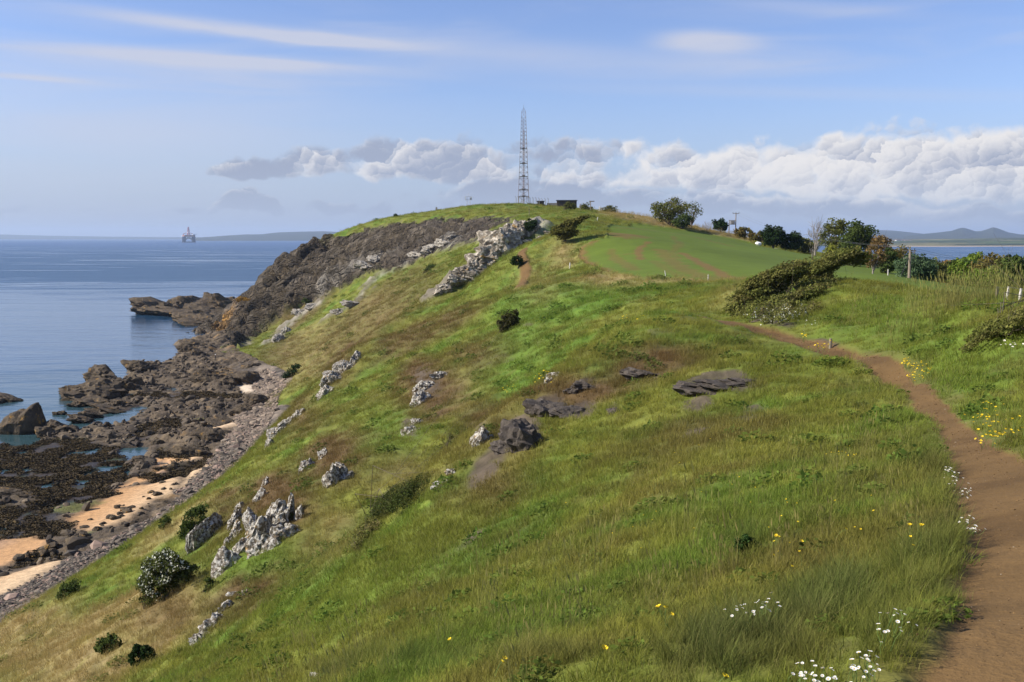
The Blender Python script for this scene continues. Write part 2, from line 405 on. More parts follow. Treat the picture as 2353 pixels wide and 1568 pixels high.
def base_h(x, y):
    x = np.asarray(x, float); sh = x.shape
    X = np.c_[x.ravel(), np.asarray(y, float).ravel()] / CS
    out = np.empty(len(X)); cp = ctrl[:, :2] / CS; n = len(cp)
    for i in range(0, len(X), 20000):
        q = X[i:i + 20000]
        r2 = (q[:, None, 0] - cp[None, :, 0]) ** 2 + (q[:, None, 1] - cp[None, :, 1]) ** 2
        out[i:i + 20000] = (.5 * r2 * np.log(r2 + 1e-12)) @ _w[:n] + _w[n] + q @ _w[n + 1:]
    return out.reshape(sh)
# a coarse lookup for quick queries
_gx = np.arange(-240, 261, 1.0); _gy = np.arange(-12, 601, 1.0)
_G = base_h(*np.meshgrid(_gx, _gy))
def quick_h(x, y):
    fx = np.clip((np.asarray(x, float) + 240), 0, len(_gx) - 1.001); fy = np.clip(np.asarray(y, float) + 12, 0, len(_gy) - 1.001)
    i = fx.astype(int); j = fy.astype(int); a = fx - i; b = fy - j
    return (_G[j, i] * (1 - a) + _G[j, i + 1] * a) * (1 - b) + (_G[j + 1, i] * (1 - a) + _G[j + 1, i + 1] * a) * b
def on_ground(u, v, ymin=2.0, ymax=560, h=None):
    """where the sight line of a survey place meets the land"""
    d = ray_dir(u, v)
    ys = np.geomspace(ymin, ymax, 2500); t = ys / d[1]
    x = d[0] * t; z = EYE + d[2] * t
    hh = (h or quick_h)(x, ys)
    k = np.nonzero(z < hh)[0]
    i = k[0] if len(k) else len(ys) - 1
    return np.array([x[i], ys[i], hh[i]])
def on_sea(u, v, z=0.5):
    d = ray_dir(u, v); t = (z - EYE) / d[2]
    return (d[0] * t, d[1] * t)
def ppoly(pts, **k): return [tuple(on_ground(u, v, **k)[:2]) for u, v in pts]
def spoly(pts, z=0.5): return [on_sea(u, v, z) for u, v in pts]
# ------------------------------------------------------------------ mesh helpers
def tag(o, label=None, cat=None, group=None, kind=None):
    if label: o['label'] = label
    if cat: o['category'] = cat
    if group: o['group'] = group
    if kind: o['kind'] = kind
    return o
def np_mesh(name, V, F, mats=(), cols=None, smooth=True, midx=None, extra=None):
    me = bpy.data.meshes.new(name)
    V = np.ascontiguousarray(V, np.float32); F = np.ascontiguousarray(F, np.int32)
    k = F.shape[1]
    me.vertices.add(len(V)); me.vertices.foreach_set('co', V.ravel())
    me.loops.add(F.size); me.loops.foreach_set('vertex_index', F.ravel())
    me.polygons.add(len(F)); me.polygons.foreach_set('loop_start', np.arange(0, F.size, k, dtype=np.int32))
    me.polygons.foreach_set('loop_total', np.full(len(F), k, np.int32))
    me.polygons.foreach_set('use_smooth', np.full(len(F), smooth, bool))
    if midx is not None: me.polygons.foreach_set('material_index', np.ascontiguousarray(midx, np.int32))
    for m in mats: me.materials.append(m)
    me.update(calc_edges=True)
    if cols is not None:
        a = me.attributes.new('Col', 'FLOAT_COLOR', 'POINT')
        a.data.foreach_set('color', np.c_[cols, np.ones(len(cols))].astype(np.float32).ravel())
    for kx, arr in (extra or {}).items():
        a = me.attributes.new(kx, 'FLOAT', 'POINT'); a.data.foreach_set('value', arr.astype(np.float32))
    return me
def link(name, me, parent=None, loc=None, rot=None):
    o = bpy.data.objects.new(name, me); COL.objects.link(o)
    if parent is not None: o.parent = parent
    if loc is not None: o.location = loc
    if rot is not None: o.rotation_euler = rot
    return o
def empty(name, loc=(0, 0, 0), rz=0.0):
    o = bpy.data.objects.new(name, None); COL.objects.link(o)
    o.location = loc; o.rotation_euler = (0, 0, rz); o.empty_display_size = .3
    return o
class MB:
    """collects boxes, tubes and rings into one mesh"""
    def __init__(self): self.v = []; self.f = []; self.m = []
    def add(self, vs, fs, mi=0):
        n = len(self.v); self.v += [tuple(p) for p in vs]; self.f += [tuple(i + n for i in q) for q in fs]; self.m += [mi] * len(fs)
    def box(self, c, s, rz=0, mi=0, taper=1.0):
        hx, hy, hz = s[0] / 2, s[1] / 2, s[2] / 2; ca, sa = math.cos(rz), math.sin(rz); vs = []
        for z, k in ((-hz, 1), (hz, taper)):
            for x, y in ((-hx, -hy), (hx, -hy), (hx, hy), (-hx, hy)):
                x *= k; y *= k
                vs.append((c[0] + x * ca - y * sa, c[1] + x * sa + y * ca, c[2] + z))
        self.add(vs, [(3, 2, 1, 0), (4, 5, 6, 7), (0, 1, 5, 4), (1, 2, 6, 5), (2, 3, 7, 6), (3, 0, 4, 7)], mi)
    def tube(self, pts, rad, n=6, mi=0, cap=True):
        pts = [np.array(p, float) for p in pts]
        if not hasattr(rad, '__len__'): rad = [rad] * len(pts)
        rings = []
        for i, p in enumerate(pts):
            d = pts[min(i + 1, len(pts) - 1)] - pts[max(i - 1, 0)]; d = d / (np.linalg.norm(d) + 1e-9)
            a = np.cross(d, (0, 0, 1) if abs(d[2]) < .9 else (1, 0, 0)); a /= np.linalg.norm(a); b = np.cross(d, a)
            rings.append([p + rad[i] * (math.cos(t) * a + math.sin(t) * b) for t in np.linspace(0, 2 * math.pi, n, endpoint=False)])
        vs = [q for r in rings for q in r]; fs = []
        for i in range(len(pts) - 1):
            for j in range(n):
                fs.append((i * n + j, i * n + (j + 1) % n, (i + 1) * n + (j + 1) % n, (i + 1) * n + j))
        if cap: fs += [tuple(range(n)), tuple(range((len(pts) - 1) * n, len(pts) * n))[::-1]]
        self.add(vs, fs, mi)
    def mesh(self, name, mats, smooth=False):
        me = bpy.data.meshes.new(name); me.from_pydata(self.v, [], self.f)
        for m in (mats if isinstance(mats, (list, tuple)) else [mats]): me.materials.append(m)
        me.polygons.foreach_set('material_index', self.m)
        if smooth: me.polygons.foreach_set('use_smooth', [True] * len(self.f))
        me.update(); return me
    def build(self, name, mats, parent=None, loc=None, smooth=False, rot=None):
        return link(name, self.mesh(name, mats, smooth), parent, loc, rot)
rng = np.random.default_rng(7)

# ------------------------------------------------------------------ ground materials
def ground_mat(name, amp=.35, sc=3.0, bump=.25, dist=.12, rough=.95, fine_sc=22.0):
    m, nt, b = new_mat(name)
    pos = nt.node('ShaderNodeNewGeometry').outputs['Position']
    c = nt.attr('Col')
    n1 = nt.noise(pos, sc, 5, .6); n2 = nt.noise(pos, fine_sc, 3, .6)
    f = nt.math('ADD', nt.math('MULTIPLY', nt.math('SUBTRACT', n1, .5), 2 * amp), nt.math('MULTIPLY', nt.math('SUBTRACT', n2, .5), 1.2 * amp))
    f = nt.math('ADD', 1.0, f)
    vm = nt.node('ShaderNodeVectorMath', operation='SCALE'); nt.put(vm.inputs[0], c); nt.put(vm.inputs['Scale'], f)
    nt.put(b.inputs['Base Color'], vm.outputs[0])
    b.inputs['Roughness'].default_value = rough
    b.inputs['Specular IOR Level'].default_value = .12
    h = nt.math('ADD', nt.math('MULTIPLY', n1, 1.0), nt.math('MULTIPLY', n2, .35))
    nt.put(b.inputs['Normal'], nt.bump(h, bump, dist))
    return m
def rock_ground_mat(name):
    m, nt, b = new_mat(name)
    pos = nt.node('ShaderNodeNewGeometry').outputs['Position']
    c = nt.attr('Col')
    n1 = nt.noise(pos, .45, 8, .65); n2 = nt.noise(pos, 2.2, 6, .65)
    cr = nt.voronoi(nt.mapping(pos, (.5, .5, .8), (0, .6, .4)), .55, 'DISTANCE_TO_EDGE')
    crk = nt.ramp(cr, 0, .10, .55, 1)
    f = nt.math('MULTIPLY', nt.ramp(n1, .25, .75, .62, 1.38), nt.ramp(n2, .25, .75, .72, 1.28))
    vm = nt.node('ShaderNodeVectorMath', operation='SCALE'); nt.put(vm.inputs[0], c); nt.put(vm.inputs['Scale'], f)
    lich = nt.ramp(nt.noise(pos, 1.1, 5, .7), .60, .72)
    nt.put(b.inputs['Base Color'], nt.mix(nt.math('MULTIPLY', lich, .35), vm.outputs[0], (.36, .34, .29)))
    b.inputs['Roughness'].default_value = .9; b.inputs['Specular IOR Level'].default_value = .2
    h = nt.math('ADD', nt.math('ADD', n1, nt.math('MULTIPLY', n2, .4)), nt.math('MULTIPLY', crk, .35))
    wn_ = nt.node('ShaderNodeTexNoise'); nt.put(wn_.inputs['Vector'], pos); wn_.inputs['Scale'].default_value = .16; wn_.inputs['Detail'].default_value = 5
    wa_ = nt.node('ShaderNodeVectorMath', operation='MULTIPLY_ADD'); nt.put(wa_.inputs[0], wn_.outputs['Color']); wa_.inputs[1].default_value = (9, 9, 9); nt.put(wa_.inputs[2], pos); wp_ = wa_.outputs[0]
    big = nt.voronoi(nt.mapping(wp_, (.16, .34, 1.15), (0, math.radians(-34), math.radians(-36))), .30, 'DISTANCE_TO_EDGE')
    h = nt.math('ADD', h, nt.math('MULTIPLY', nt.math('MULTIPLY', nt.ramp(big, 0, .16), nt.ramp(n1, .3, .6, .3, 1)), 1.1))
    nt.put(b.inputs['Normal'], nt.bump(h, 1.0, 1.5))
    return m
M_HILL = ground_mat('hillside_turf', .40, 1.3, .5, .16, fine_sc=9)
M_PATH = ground_mat('trodden_earth', .20, 3.2, .9, .035, fine_sc=24)
M_FIELD = ground_mat('young_crop', .24, .35, .5, .08, fine_sc=3.5)
M_CLIFF = rock_ground_mat('cliff_rock')

# ------------------------------------------------------------------ features of the land, traced on the survey picture, set out in plan
def plan_line(pts, **k): return [tuple(on_ground(u, v, **k)[:2]) for u, v in pts]
def ell_px(u, v, a, b, rot=0, n=12):
    r = math.radians(rot)
    return [(u + a * math.cos(t) * math.cos(r) + b * math.sin(t) * math.sin(r), v - a * math.cos(t) * math.sin(r) + b * math.sin(t) * math.cos(r)) for t in np.linspace(0, 2 * math.pi, n, endpoint=False)]
PATH_PX = [(2420, 1568, 3.9), (2455, 1450, 4.9), (2440, 1350, 6.0), (2415, 1250, 7.5), (2350, 1160, 9.5), (2278, 1085, 12.7), (2214, 1010, 17), (2142, 935, 23), (2056, 868, 31), (1952, 822, 39), (1852, 790, 45), (1750, 762, 50), (1620, 733, 57)]
PATH_A = [(1.2, .6), (1.75, 2.4)] + [at(*s)[:2] for s in PATH_PX] + [(9.5, 63), (7.5, 72)]
PATH_W = [.55, .55, .55, .52, .52, .50, .50, .42, .31, .35, .41, .48, .56, .66, .78, .6, .4]
PATH_B = plan_line([(1203, 572), (1196, 588), (1204, 602), (1210, 618), (1206, 636), (1196, 655)])
FIELD = plan_line([(1328, 590), (1332, 568), (1352, 556), (1398, 546), (1396, 523), (1450, 516), (1530, 524), (1620, 538), (1720, 557), (1830, 581)], ymin=95)
FIELD += [(92, 215), (80, 170), (66, 136), (46, 92), (33, 86)] + plan_line([(1720, 646), (1620, 650), (1480, 642), (1390, 626), (1348, 610)], ymin=80)
def trk(pts): return plan_line(pts, ymin=90)
TRACKS = [(trk([(1521, 575), (1537, 593), (1555, 608), (1577, 624), (1612, 636)]), 1.5, .55), (trk([(1566, 582), (1593, 595), (1620, 611), (1646, 624), (1675, 638)]), .9, .9),
          (trk([(1548, 543), (1562, 562), (1545, 580), (1560, 596)]), .9, .4), (trk([(1492, 557), (1471, 570), (1466, 582), (1474, 597)]), .8, .9), (trk([(1403, 575), (1414, 594), (1436, 607), (1460, 620)]), 1.1, .5),
          (trk([(1405, 536), (1440, 541)]), 4.5, .75), (trk([(1420, 524), (1500, 530), (1600, 546), (1680, 566)]), 1.0, .45), (trk([(1440, 584), (1466, 583)]), .7, .45),
          (trk([(1612, 636), (1660, 642), (1700, 640)]), 2.0, .5), (trk([(1352, 556), (1331, 570), (1328, 590), (1348, 611), (1385, 626)]), 1.6, 1.0), (trk([(1500, 600), (1540, 625), (1580, 640)]), .8, .35)]
CLIFF = [(-113, 372), (-132, 392), (-128, 420), (-112, 415), (-100, 410), (-92, 404), (-83, 400), (-73, 394)] + ppoly([(772, 553), (830, 531), (900, 515), (960, 509), (1050, 505), (1130, 499), (1180, 499), (1175, 512), (1150, 536), (1110, 550), (1060, 563), (1010, 578),
               (960, 600), (900, 622), (830, 642), (790, 666), (720, 692), (640, 736), (590, 768), (550, 800), (520, 812)])
STREAKS = [([(743, 668), (800, 632), (848, 606), (890, 586)], 5, .8), ([(759, 730), (825, 691), (848, 651)], 4, .75), ([(946, 592), (1002, 563), (1051, 533)], 5.0, 1.0), ([(628, 786), (651, 753), (700, 716), (726, 704)], 4.5, .8),
           ([(860, 640), (905, 622), (935, 610)], 3, .5), ([(1000, 572), (1060, 560), (1120, 548)], 4, .45), ([(1150, 545), (1230, 540), (1255, 525)], 3.5, .7), ([(1175, 560), (1130, 575), (1060, 640), (1005, 672)], 3.5, 1.0), ([(1232, 520), (1180, 530), (1160, 545)], 4, 1.0)]
STREAKS = [(plan_line(p), w, k) for p, w, k in STREAKS]
SOIL = [(1120, 1075, 62, 26, 45, .8), (1335, 945, 50, 20, 10, .7), (1605, 922, 45, 16, 15, .75), (1735, 948, 42, 24, 10, .6), (1605, 992, 38, 12, 12, .75), (1660, 985, 26, 10, 8, .6), (1075, 1250, 52, 9, 38, .7),
        (1490, 865, 34, 16, 10, .75), (1345, 885, 34, 12, 8, .8), (1660, 882, 88, 20, 4, .95), (1200, 1000, 44, 40, 20, .95), (1265, 935, 36, 20, 0, .95), (1215, 747, 13, 6, 0, .8), (1500, 765, 26, 8, 10, .5), (1150, 830, 40, 12, 12, .4),
        (1890, 792, 36, 12, -18, .8), (1790, 752, 40, 8, -8, .7), (1105, 1000, 22, 34, 30, .7), (2225, 1440, 40, 60, 0, .6), (1410, 945, 9, 10, 0, .8), (980, 880, 32, 46, 35, .6), (940, 985, 22, 26, 30, .6)]
SOIL = [(ppoly(ell_px(*s[:5])), s[5]) for s in SOIL]
HEATH = [(700, 700, 110, 36, 40, .5), (860, 730, 200, 60, 38, .38), (640, 820, 70, 40, 30, .4), (640, 1160, 95, 70, 25, .9), (560, 1180, 90, 60, 25, .6), (760, 1060, 90, 60, 30, .8), (985, 890, 60, 80, 35, .9), (1330, 905, 130, 40, 8, .8), (1500, 840, 120, 46, 8, .7), (1140, 1000, 70, 90, 40, .6), (560, 1380, 80, 40, 30, .9), (400, 1400, 60, 50, 0, .6),
         (980, 760, 160, 30, 25, .55), (1090, 820, 80, 40, 10, .5), (700, 960, 50, 40, 40, .6), (780, 850, 60, 30, 40, .6), (1850, 1290, 60, 30, 0, .6), (1600, 1000, 160, 50, 10, .4), (1130, 1110, 50, 60, 40, .6), (820, 800, 60, 14, 25, .7), (1100, 610, 60, 22, 35, .4)]
HEATH = [(ppoly(ell_px(*s[:5])), s[5]) for s in HEATH]
LUSH = [(1300, 700, 170, 46, 10, .9), (1180, 820, 110, 60, 35, .8), (870, 1010, 90, 46, 40, .7), (560, 1330, 110, 40, 25, .9), (800, 1400, 150, 60, 30, .5), (1450, 670, 120, 22, 5, .6), (2000, 760, 120, 50, 0, .5), (700, 1310, 130, 40, 30, .6),
        (2150, 1000, 60, 60, 0, .5), (1700, 1180, 130, 60, 0, .4), (690, 1110, 40, 40, 30, .6), (900, 700, 100, 14, 30, .5), (640, 850, 30, 40, 0, .5), (2200, 900, 90, 70, -30, .7), (2150, 790, 120, 50, -20, .7), (2050, 735, 110, 36, -10, .6), (2300, 860, 60, 70, 0, .7), (1820, 690, 60, 16, 0, .4)]
LUSH = [(ppoly(ell_px(*s[:5])), s[5]) for s in LUSH]
STRAW = [(250, 1480, 260, 90, 25, .85), (60, 1480, 140, 80, 25, .8), (420, 1200, 150, 24, 35, .6), (930, 1090, 40, 60, 45, .5), (760, 1240, 60, 50, 40, .55), (1050, 900, 50, 60, 45, .4), (700, 820, 120, 60, 35, .5), (860, 720, 90, 40, 32, .5),
         (1400, 640, 90, 12, 3, .8), (1295, 580, 26, 36, 0, .8), (1690, 675, 30, 12, 20, .6), (1560, 650, 200, 9, 2, .6), (1500, 508, 130, 9, -10, .95), (1650, 536, 130, 9, -11, .95), (1230, 650, 40, 60, 30, .4)]
STRAW = [(ppoly(ell_px(*s[:5])), s[5]) for s in STRAW]

C = lambda *a: np.array(a)
G_MID, G_LUSH, G_OLIVE, G_YEL = C(.112, .136, .022), C(.082, .145, .019), C(.122, .134, .028), C(.170, .178, .034)
C_STRAW, C_HEATH, C_SOIL, C_PATH = C(.240, .185, .080), C(.100, .066, .030), C(.085, .066, .048), C(.136, .083, .034)
C_CLIFF, C_PALE, C_CROP, C_DIRT = C(.080, .063, .043), C(.37, .34, .29), C(.098, .138, .020), C(.165, .088, .038)
def grass_colour(x, y, coarse=True):
    """colour of the sward and how lush it is at each place"""
    big = fbm(x / 17, y / 17, 3, 3); med = fbm(x / 4.2, y / 4.2, 3, 21); sml = fbm(x / .9, y / .9, 3, 33)
    c = lerp(G_MID, G_OLIVE, sstep(.42, .68, big + .35 * (med - .5))[:, None])
    c = lerp(c, G_LUSH, (sstep(.52, .7, med) * .8)[:, None])
    c = lerp(c, G_YEL, (sstep(.50, .72, fbm(x / 2.3, y / 2.3, 3, 51)) * .65)[:, None])
    def over(c, lst, colr, gain=1.0):
        m = np.zeros(len(x))
        for poly, k in lst: m = np.maximum(m, k * polymask(x, y, poly, 1.2 + .02 * np.hypot(poly[0][0], poly[0][1])))
        m = np.clip(m * gain * (.45 + 1.1 * fbm(x / 1.6, y / 1.6, 3, 77)), 0, 1)
        return lerp(c, colr, m[:, None]), m
    c, _ = over(c, LUSH, G_LUSH * 1.05)
    c, ms = over(c, STRAW, C_STRAW, 1.1)
    c, mh = over(c, HEATH, C_HEATH, 1.35)
    spots = sstep(.60, .74, fbm(x / 1.3 + 40, y / 1.3, 3, 91)) * .28
    c = lerp(c, C_HEATH * 1.1, spots[:, None])
    c = c * (.72 + .56 * sml)[:, None]
    return c, ms, mh
def path_mask(x, y):
    d, t = polydist(x, y, PATH_A)
    w = np.interp(t, np.arange(len(PATH_A)), PATH_W)
    wob = (fbm(x / .35, y / .35, 3, 8) - .5) * .16 + (fbm(x / 1.6, y / 1.6, 2, 9) - .5) * .35
    a = sstep(.09, -.09, d - w + wob)
    d2, t2 = polydist(x, y, PATH_B)
    b = sstep(.3, -.3, d2 - .85 + wob)
    # the bare corner where the path broadens by the viewer's feet
    q = np.hypot((x - 1.15) / .55, (y - 3.75) / .45)
    e = sstep(1.25, .8, q + wob)
    return np.maximum(np.maximum(a, b), e), d
def rock_masks(x, y):
    wob = (fbm(x / 3, y / 3, 4, 61) - .5)
    far = sstep(120, 240, y)
    cl = polymask(x + 7 * wob * far, y + 6 * wob * far, CLIFF, 2.0)
    cl *= 1 - .8 * sstep(.62, .70, fbm(x / 9, y / 9, 4, 66)) * sstep(320, 290, y)
    st = np.zeros(x.shape)
    for pts, w, k in STREAKS:
        xs, ys = [p[0] for p in pts], [p[1] for p in pts]
        q = (x > min(xs) - w * 3) & (x < max(xs) + w * 3) & (y > min(ys) - w * 3) & (y < max(ys) + w * 3)
        if q.any():
            d, _ = polydist(x[q], y[q], pts)
            st[q] = np.maximum(st[q], k * sstep(1.0, .3, d / w + 1.6 * wob[q]))
    so = np.zeros(x.shape)
    for poly, k in SOIL:
        so = np.maximum(so, k * polymask(x, y, poly, .25 + .006 * np.hypot(poly[0][0], poly[0][1])))
    so = np.clip(so * (.3 + 1.5 * fbm(x / .7, y / .7, 3, 71)), 0, 1)
    return cl, st, so

# ------------------------------------------------------------------ terrain mesh
th = np.radians(np.r_[np.arange(-70, -33, .6), np.arange(-33, 33, .105), np.arange(33, 70.1, .6)])
r = [3.0]
while r[-1] < 570: r.append(r[-1] + min(max(.05, .0098 * (r[-1] - 5)), 1.08))
r = np.array(r)
T_, R_ = np.meshgrid(th, r)
X = (R_ * np.sin(T_)).ravel(); Y = (R_ * np.cos(T_) - 8).ravel()
nr, nc = T_.shape
Z = base_h(X, Y)
keep_v = Z > -2.5
pm, pd = path_mask(X, Y)
fm = polymask(X, Y, FIELD, .8)
cl, st, so = rock_masks(X, Y)
gc, ms, mh = grass_colour(X, Y)
dist = np.hypot(X, Y)
open_g = (1 - pm) * (1 - fm)
# hummocks and sheep-worn steps in the turf
hum = (fbm(X / 1.25, Y / 1.25, 3, 101) - .5) * .34 + (fbm(X / .42, Y / .42, 2, 105) - .5) * .10 * (dist < 60)
hum = hum + (fbm(X / 6, Y / 6, 3, 111) - .5) * .75 * sstep(8, 45, dist) + (fbm(X / 20, Y / 20, 3, 113) - .5) * 2.2 * sstep(60, 160, dist) * sstep(300, 250, Y)
terr = np.sin(2 * np.pi * (Z / 1.15 + 2.2 * fbm(X / 9, Y / 9, 2, 117))) * .10 * sstep(.35, .6, fbm(X / 14, Y / 14, 2, 119))
Z = Z + hum * open_g * (.35 + .65 * sstep(.5, 2.2, pd)) + terr * open_g * (1 - cl) * sstep(14, 30, dist)
Z = Z - .05 * pm + .022 * (fbm(X / .5, Y / .7, 2, 123) - .5) * pm * (dist < 40) + .014 * (fbm(X / .25, Y / .25, 3, 121) - .5) * pm * (dist < 40)
Z = Z + .03 * sstep(.35, .0, np.abs(pd - .75)) * (1 - pm) * sstep(60, 40, dist)
# rock relief on the cliff: slabs and gullies that dip to the left
aX = X * .80 - Y * .60
g2 = fbm((Z - .75 * aX) / 2.2 + 9, (Z + aX) / 7, 3, 137, ridged=True)
g3 = fbm(X / 1.6, Y / 1.6, 3, 139, ridged=True)
def slabs(per, seed, warp):
    s_ = (Z - .75 * aX) / per + warp * (fbm(X / 16, Y / 16, 3, seed) - .5) + .5 * (fbm(X / 4, Z / 4, 3, seed + 3) - .5)
    fr = s_ - np.floor(s_); k_ = np.floor(s_).astype(np.int64); z0_ = np.zeros_like(k_)
    return (.45 * sstep(.05, .66, fr) * (1 - sstep(.70, .86, fr)) + .4 - 1.15 * np.exp(-((fr - .84) / .15) ** 2)) * (.45 + .75 * _h(k_, z0_, seed))
leftpart = sstep(-15, -70, X)
rel = slabs(11.5, 131, 2.0) * lerp(3.2, 6.2, leftpart) + slabs(5.2, 133, 1.6) * lerp(1.4, 2.2, leftpart) + (g2 - .6) * 1.3 + (g3 - .6) * .7 - 2.0
rel = rel * cl * (.35 + .65 * leftpart)
PG = np.stack([X, Y, Z], -1).reshape(nr, nc, 3)
nG = np.cross(np.gradient(PG, axis=1), np.gradient(PG, axis=0)); nG /= np.linalg.norm(nG, axis=2)[..., None] + 1e-9
nG = (nG * np.sign(nG[..., 2:3])).reshape(-1, 3)
X = X + rel * nG[:, 0]; Y = Y + rel * nG[:, 1]; Z = Z + rel * nG[:, 2]
Z = Z + st * ((g2 - .45) * 2.0 + (g3 - .5) * 1.6 + .5)
f1, f2, rid = worley(X / .55, Y / .55, 7)
Z = Z + np.where(dist < 80, so * (.10 * (rid - .3) + .05 * np.minimum(f2 - f1, .3)), 0)
# small step in the ground all round the crop, a bank
Z = Z + .25 * (fm < .5) * sstep(0.02, .3, fm)
col = gc
fcol = C_CROP * (.88 + .24 * fbm(X / 12, Y / 12, 3, 151))[:, None]
tmk = np.zeros(len(X))
k = fm > .01
for pts, w, s in TRACKS:
    d, _ = polydist(X[k], Y[k], pts)
    tmk[k] = np.maximum(tmk[k], s * sstep(1.15, .35, d / w + (fbm(X[k] / 1.5, Y[k] / 1.5, 2, 155) - .5) * 1.2))
fcol = lerp(fcol, C_DIRT, (tmk * .82)[:, None])
col = lerp(col, fcol, sstep(.3, .7, fm)[:, None])
pale = sstep(.48, .70, fbm(X / 5, Y / 5, 4, 161))
ccol = lerp(C_CLIFF * .85, C_CLIFF * 1.18, fbm(X / 7, Z / 7, 4, 163)[:, None])
ccol = lerp(ccol, C(.095, .074, .046), (sstep(.5, .75, fbm(X / 11, Z / 5, 3, 167)) * .7)[:, None])
ccol = lerp(ccol, C(.20, .17, .135), (.35 * pale)[:, None])
ochre = np.exp(-((X + 116) ** 2 + (Y - 390) ** 2) / 30.0) * sstep(.4, .6, fbm(X / 2, Y / 2, 3, 168))
ccol = lerp(ccol, C(.42, .22, .05), np.clip(ochre, 0, 1)[:, None] * .8)
col = lerp(col, ccol, np.clip(cl, 0, 1)[:, None])
col = lerp(col, lerp(C_CLIFF, C_PALE, .25 + .5 * pale[:, None]), np.clip(st * 1.1, 0, 1)[:, None] * .9)
col = lerp(col, C_SOIL * (.75 + .5 * rid)[:, None], (sstep(.25, .7, so) * .92)[:, None])
pcol = C_PATH * (.80 + .4 * fbm(X / .8, Y / .8, 4, 171))[:, None]
pcol = lerp(pcol, C_PATH * C(.62, .6, .6), (sstep(.55, .72, fbm(X / 2.1, Y / 1.4, 3, 173)) * .6)[:, None])
col = lerp(col, pcol, np.clip(pm * 1.15, 0, 1)[:, None])
margin = sstep(.9, .1, np.abs(pd - .55) / .55) * (1 - pm) * (dist < 70)
col = lerp(col, C_HEATH * 1.25, (margin * .35)[:, None])
# the hill's rim turns to shingle where it meets the shore
foot = sstep(1.4, .2, Z) * (1 - cl)
col = lerp(col, C(.20, .17, .14), foot[:, None])
idx = np.arange(nr * nc).reshape(nr, nc)
F = np.stack([idx[:-1, :-1], idx[:-1, 1:], idx[1:, 1:], idx[1:, :-1]], -1).reshape(-1, 4)[:, ::-1]
F = F[keep_v[F].all(1)]
Vt = np.c_[X, Y, Z]
av = lambda a: a[F].mean(1)
fcls = np.zeros(len(F), int)
fcls[av(cl) > .5] = 3
fcls[av(fm) > .5] = 2
fcls[av(pm) > .5] = 1
def submesh(name, sel, mat):
    f = F[sel]; u, inv = np.unique(f, return_inverse=True)
    o = link(name, np_mesh(name, Vt[u], inv.reshape(f.shape), [mat], col[u]))
    o['kind'] = 'structure'; return o
submesh('hillside', fcls == 0, M_HILL)
submesh('footpath', fcls == 1, M_PATH)
submesh('field', fcls == 2, M_FIELD)
submesh('cliff', fcls == 3, M_CLIFF)
ZG = Z.reshape(nr, nc)
def ground(x, y):
    """height of the finished ground"""
    x = np.asarray(x, float); y = np.asarray(y, float)
    rr = np.hypot(x, y + 8); tt = np.arctan2(x, y + 8)
    i = np.clip(np.interp(rr, r, np.arange(nr)), 0, nr - 1.001); j = np.clip(np.interp(tt, th, np.arange(nc)), 0, nc - 1.001)
    a = i.astype(int); b = j.astype(int); fi = i - a; fj = j - b
    return (ZG[a, b] * (1 - fj) + ZG[a, b + 1] * fj) * (1 - fi) + (ZG[a + 1, b] * (1 - fj) + ZG[a + 1, b + 1] * fj) * fi
def spot(u, v, **k):
    """finished ground under a survey place"""
    p = on_ground(u, v, h=ground, **k); return p

# ------------------------------------------------------------------ shore
LAND = spoly([(-250, 1010), (0, 1008), (35, 1015), (65, 1020), (89, 1007), (108, 993), (118, 983), (161, 980), (172, 993), (199, 982), (210, 966), (242, 975), (296, 969), (341, 948), (325, 933), (269, 940), (222, 945), (235, 932),
               (269, 915), (304, 902), (272, 884), (293, 862), (298, 837), (333, 834), (358, 840), (403, 832), (419, 813), (411, 790), (450, 781), (500, 768)]) + [(-112, 388), (-60, 388), (-30, 300), (-30, 55), (-190, 55)]
SAND = [spoly(p) for p in ([(361, 1051), (472, 1060), (398, 1074), (370, 1102), (287, 1120), (296, 1100), (361, 1087)], [(240, 1144), (407, 1139), (330, 1180), (278, 1212), (204, 1227), (172, 1190)], [(0, 1232), (116, 1236), (111, 1264), (46, 1287), (0, 1305), (-120, 1320), (-120, 1240)],
        [(0, 1342), (83, 1310), (203, 1282), (153, 1319), (69, 1380), (0, 1420), (-150, 1500), (-150, 1400)], [(532, 889), (600, 886), (661, 905), (640, 918), (560, 905)], [(444, 982), (500, 960), (560, 978), (600, 950), (578, 985), (500, 995)], [(407, 1139), (472, 1062), (560, 1040), (500, 1090)], [(270, 1125), (340, 1120), (420, 1100), (400, 1140), (250, 1150)])]
WEED = [spoly(p) for p in ([(0, 1014), (106, 1007), (231, 1010), (296, 1056), (287, 1084), (259, 1139), (120, 1162), (0, 1139), (-150, 1139), (-150, 1014)], [(0, 1153), (83, 1158), (167, 1195), (199, 1213), (92, 1232), (0, 1232), (-150, 1232), (-150, 1150)], [(370, 1030), (470, 1030), (480, 1058), (420, 1062), (372, 1050)], [(300, 1090), (440, 1075), (520, 1050), (480, 1090), (370, 1118)],
        [(300, 905), (560, 905), (540, 925), (320, 915)], [(60, 1285), (120, 1265), (150, 1280), (40, 1310)], [(300, 985), (400, 965), (420, 990), (330, 1010)])]
POOL = [spoly(p, .3) for p in ([(278, 1028), (342, 1026), (333, 1046), (315, 1060), (278, 1046)], [(380, 893), (400, 889), (422, 895), (400, 899)], [(280, 1080), (305, 1075), (300, 1092), (284, 1094)], [(350, 1057), (440, 1066), (380, 1072)], [(162, 1098), (215, 1103), (180, 1112)], [(0, 1075), (30, 1076), (10, 1088), (0, 1088)], [(50, 1076), (76, 1078), (60, 1082)])]
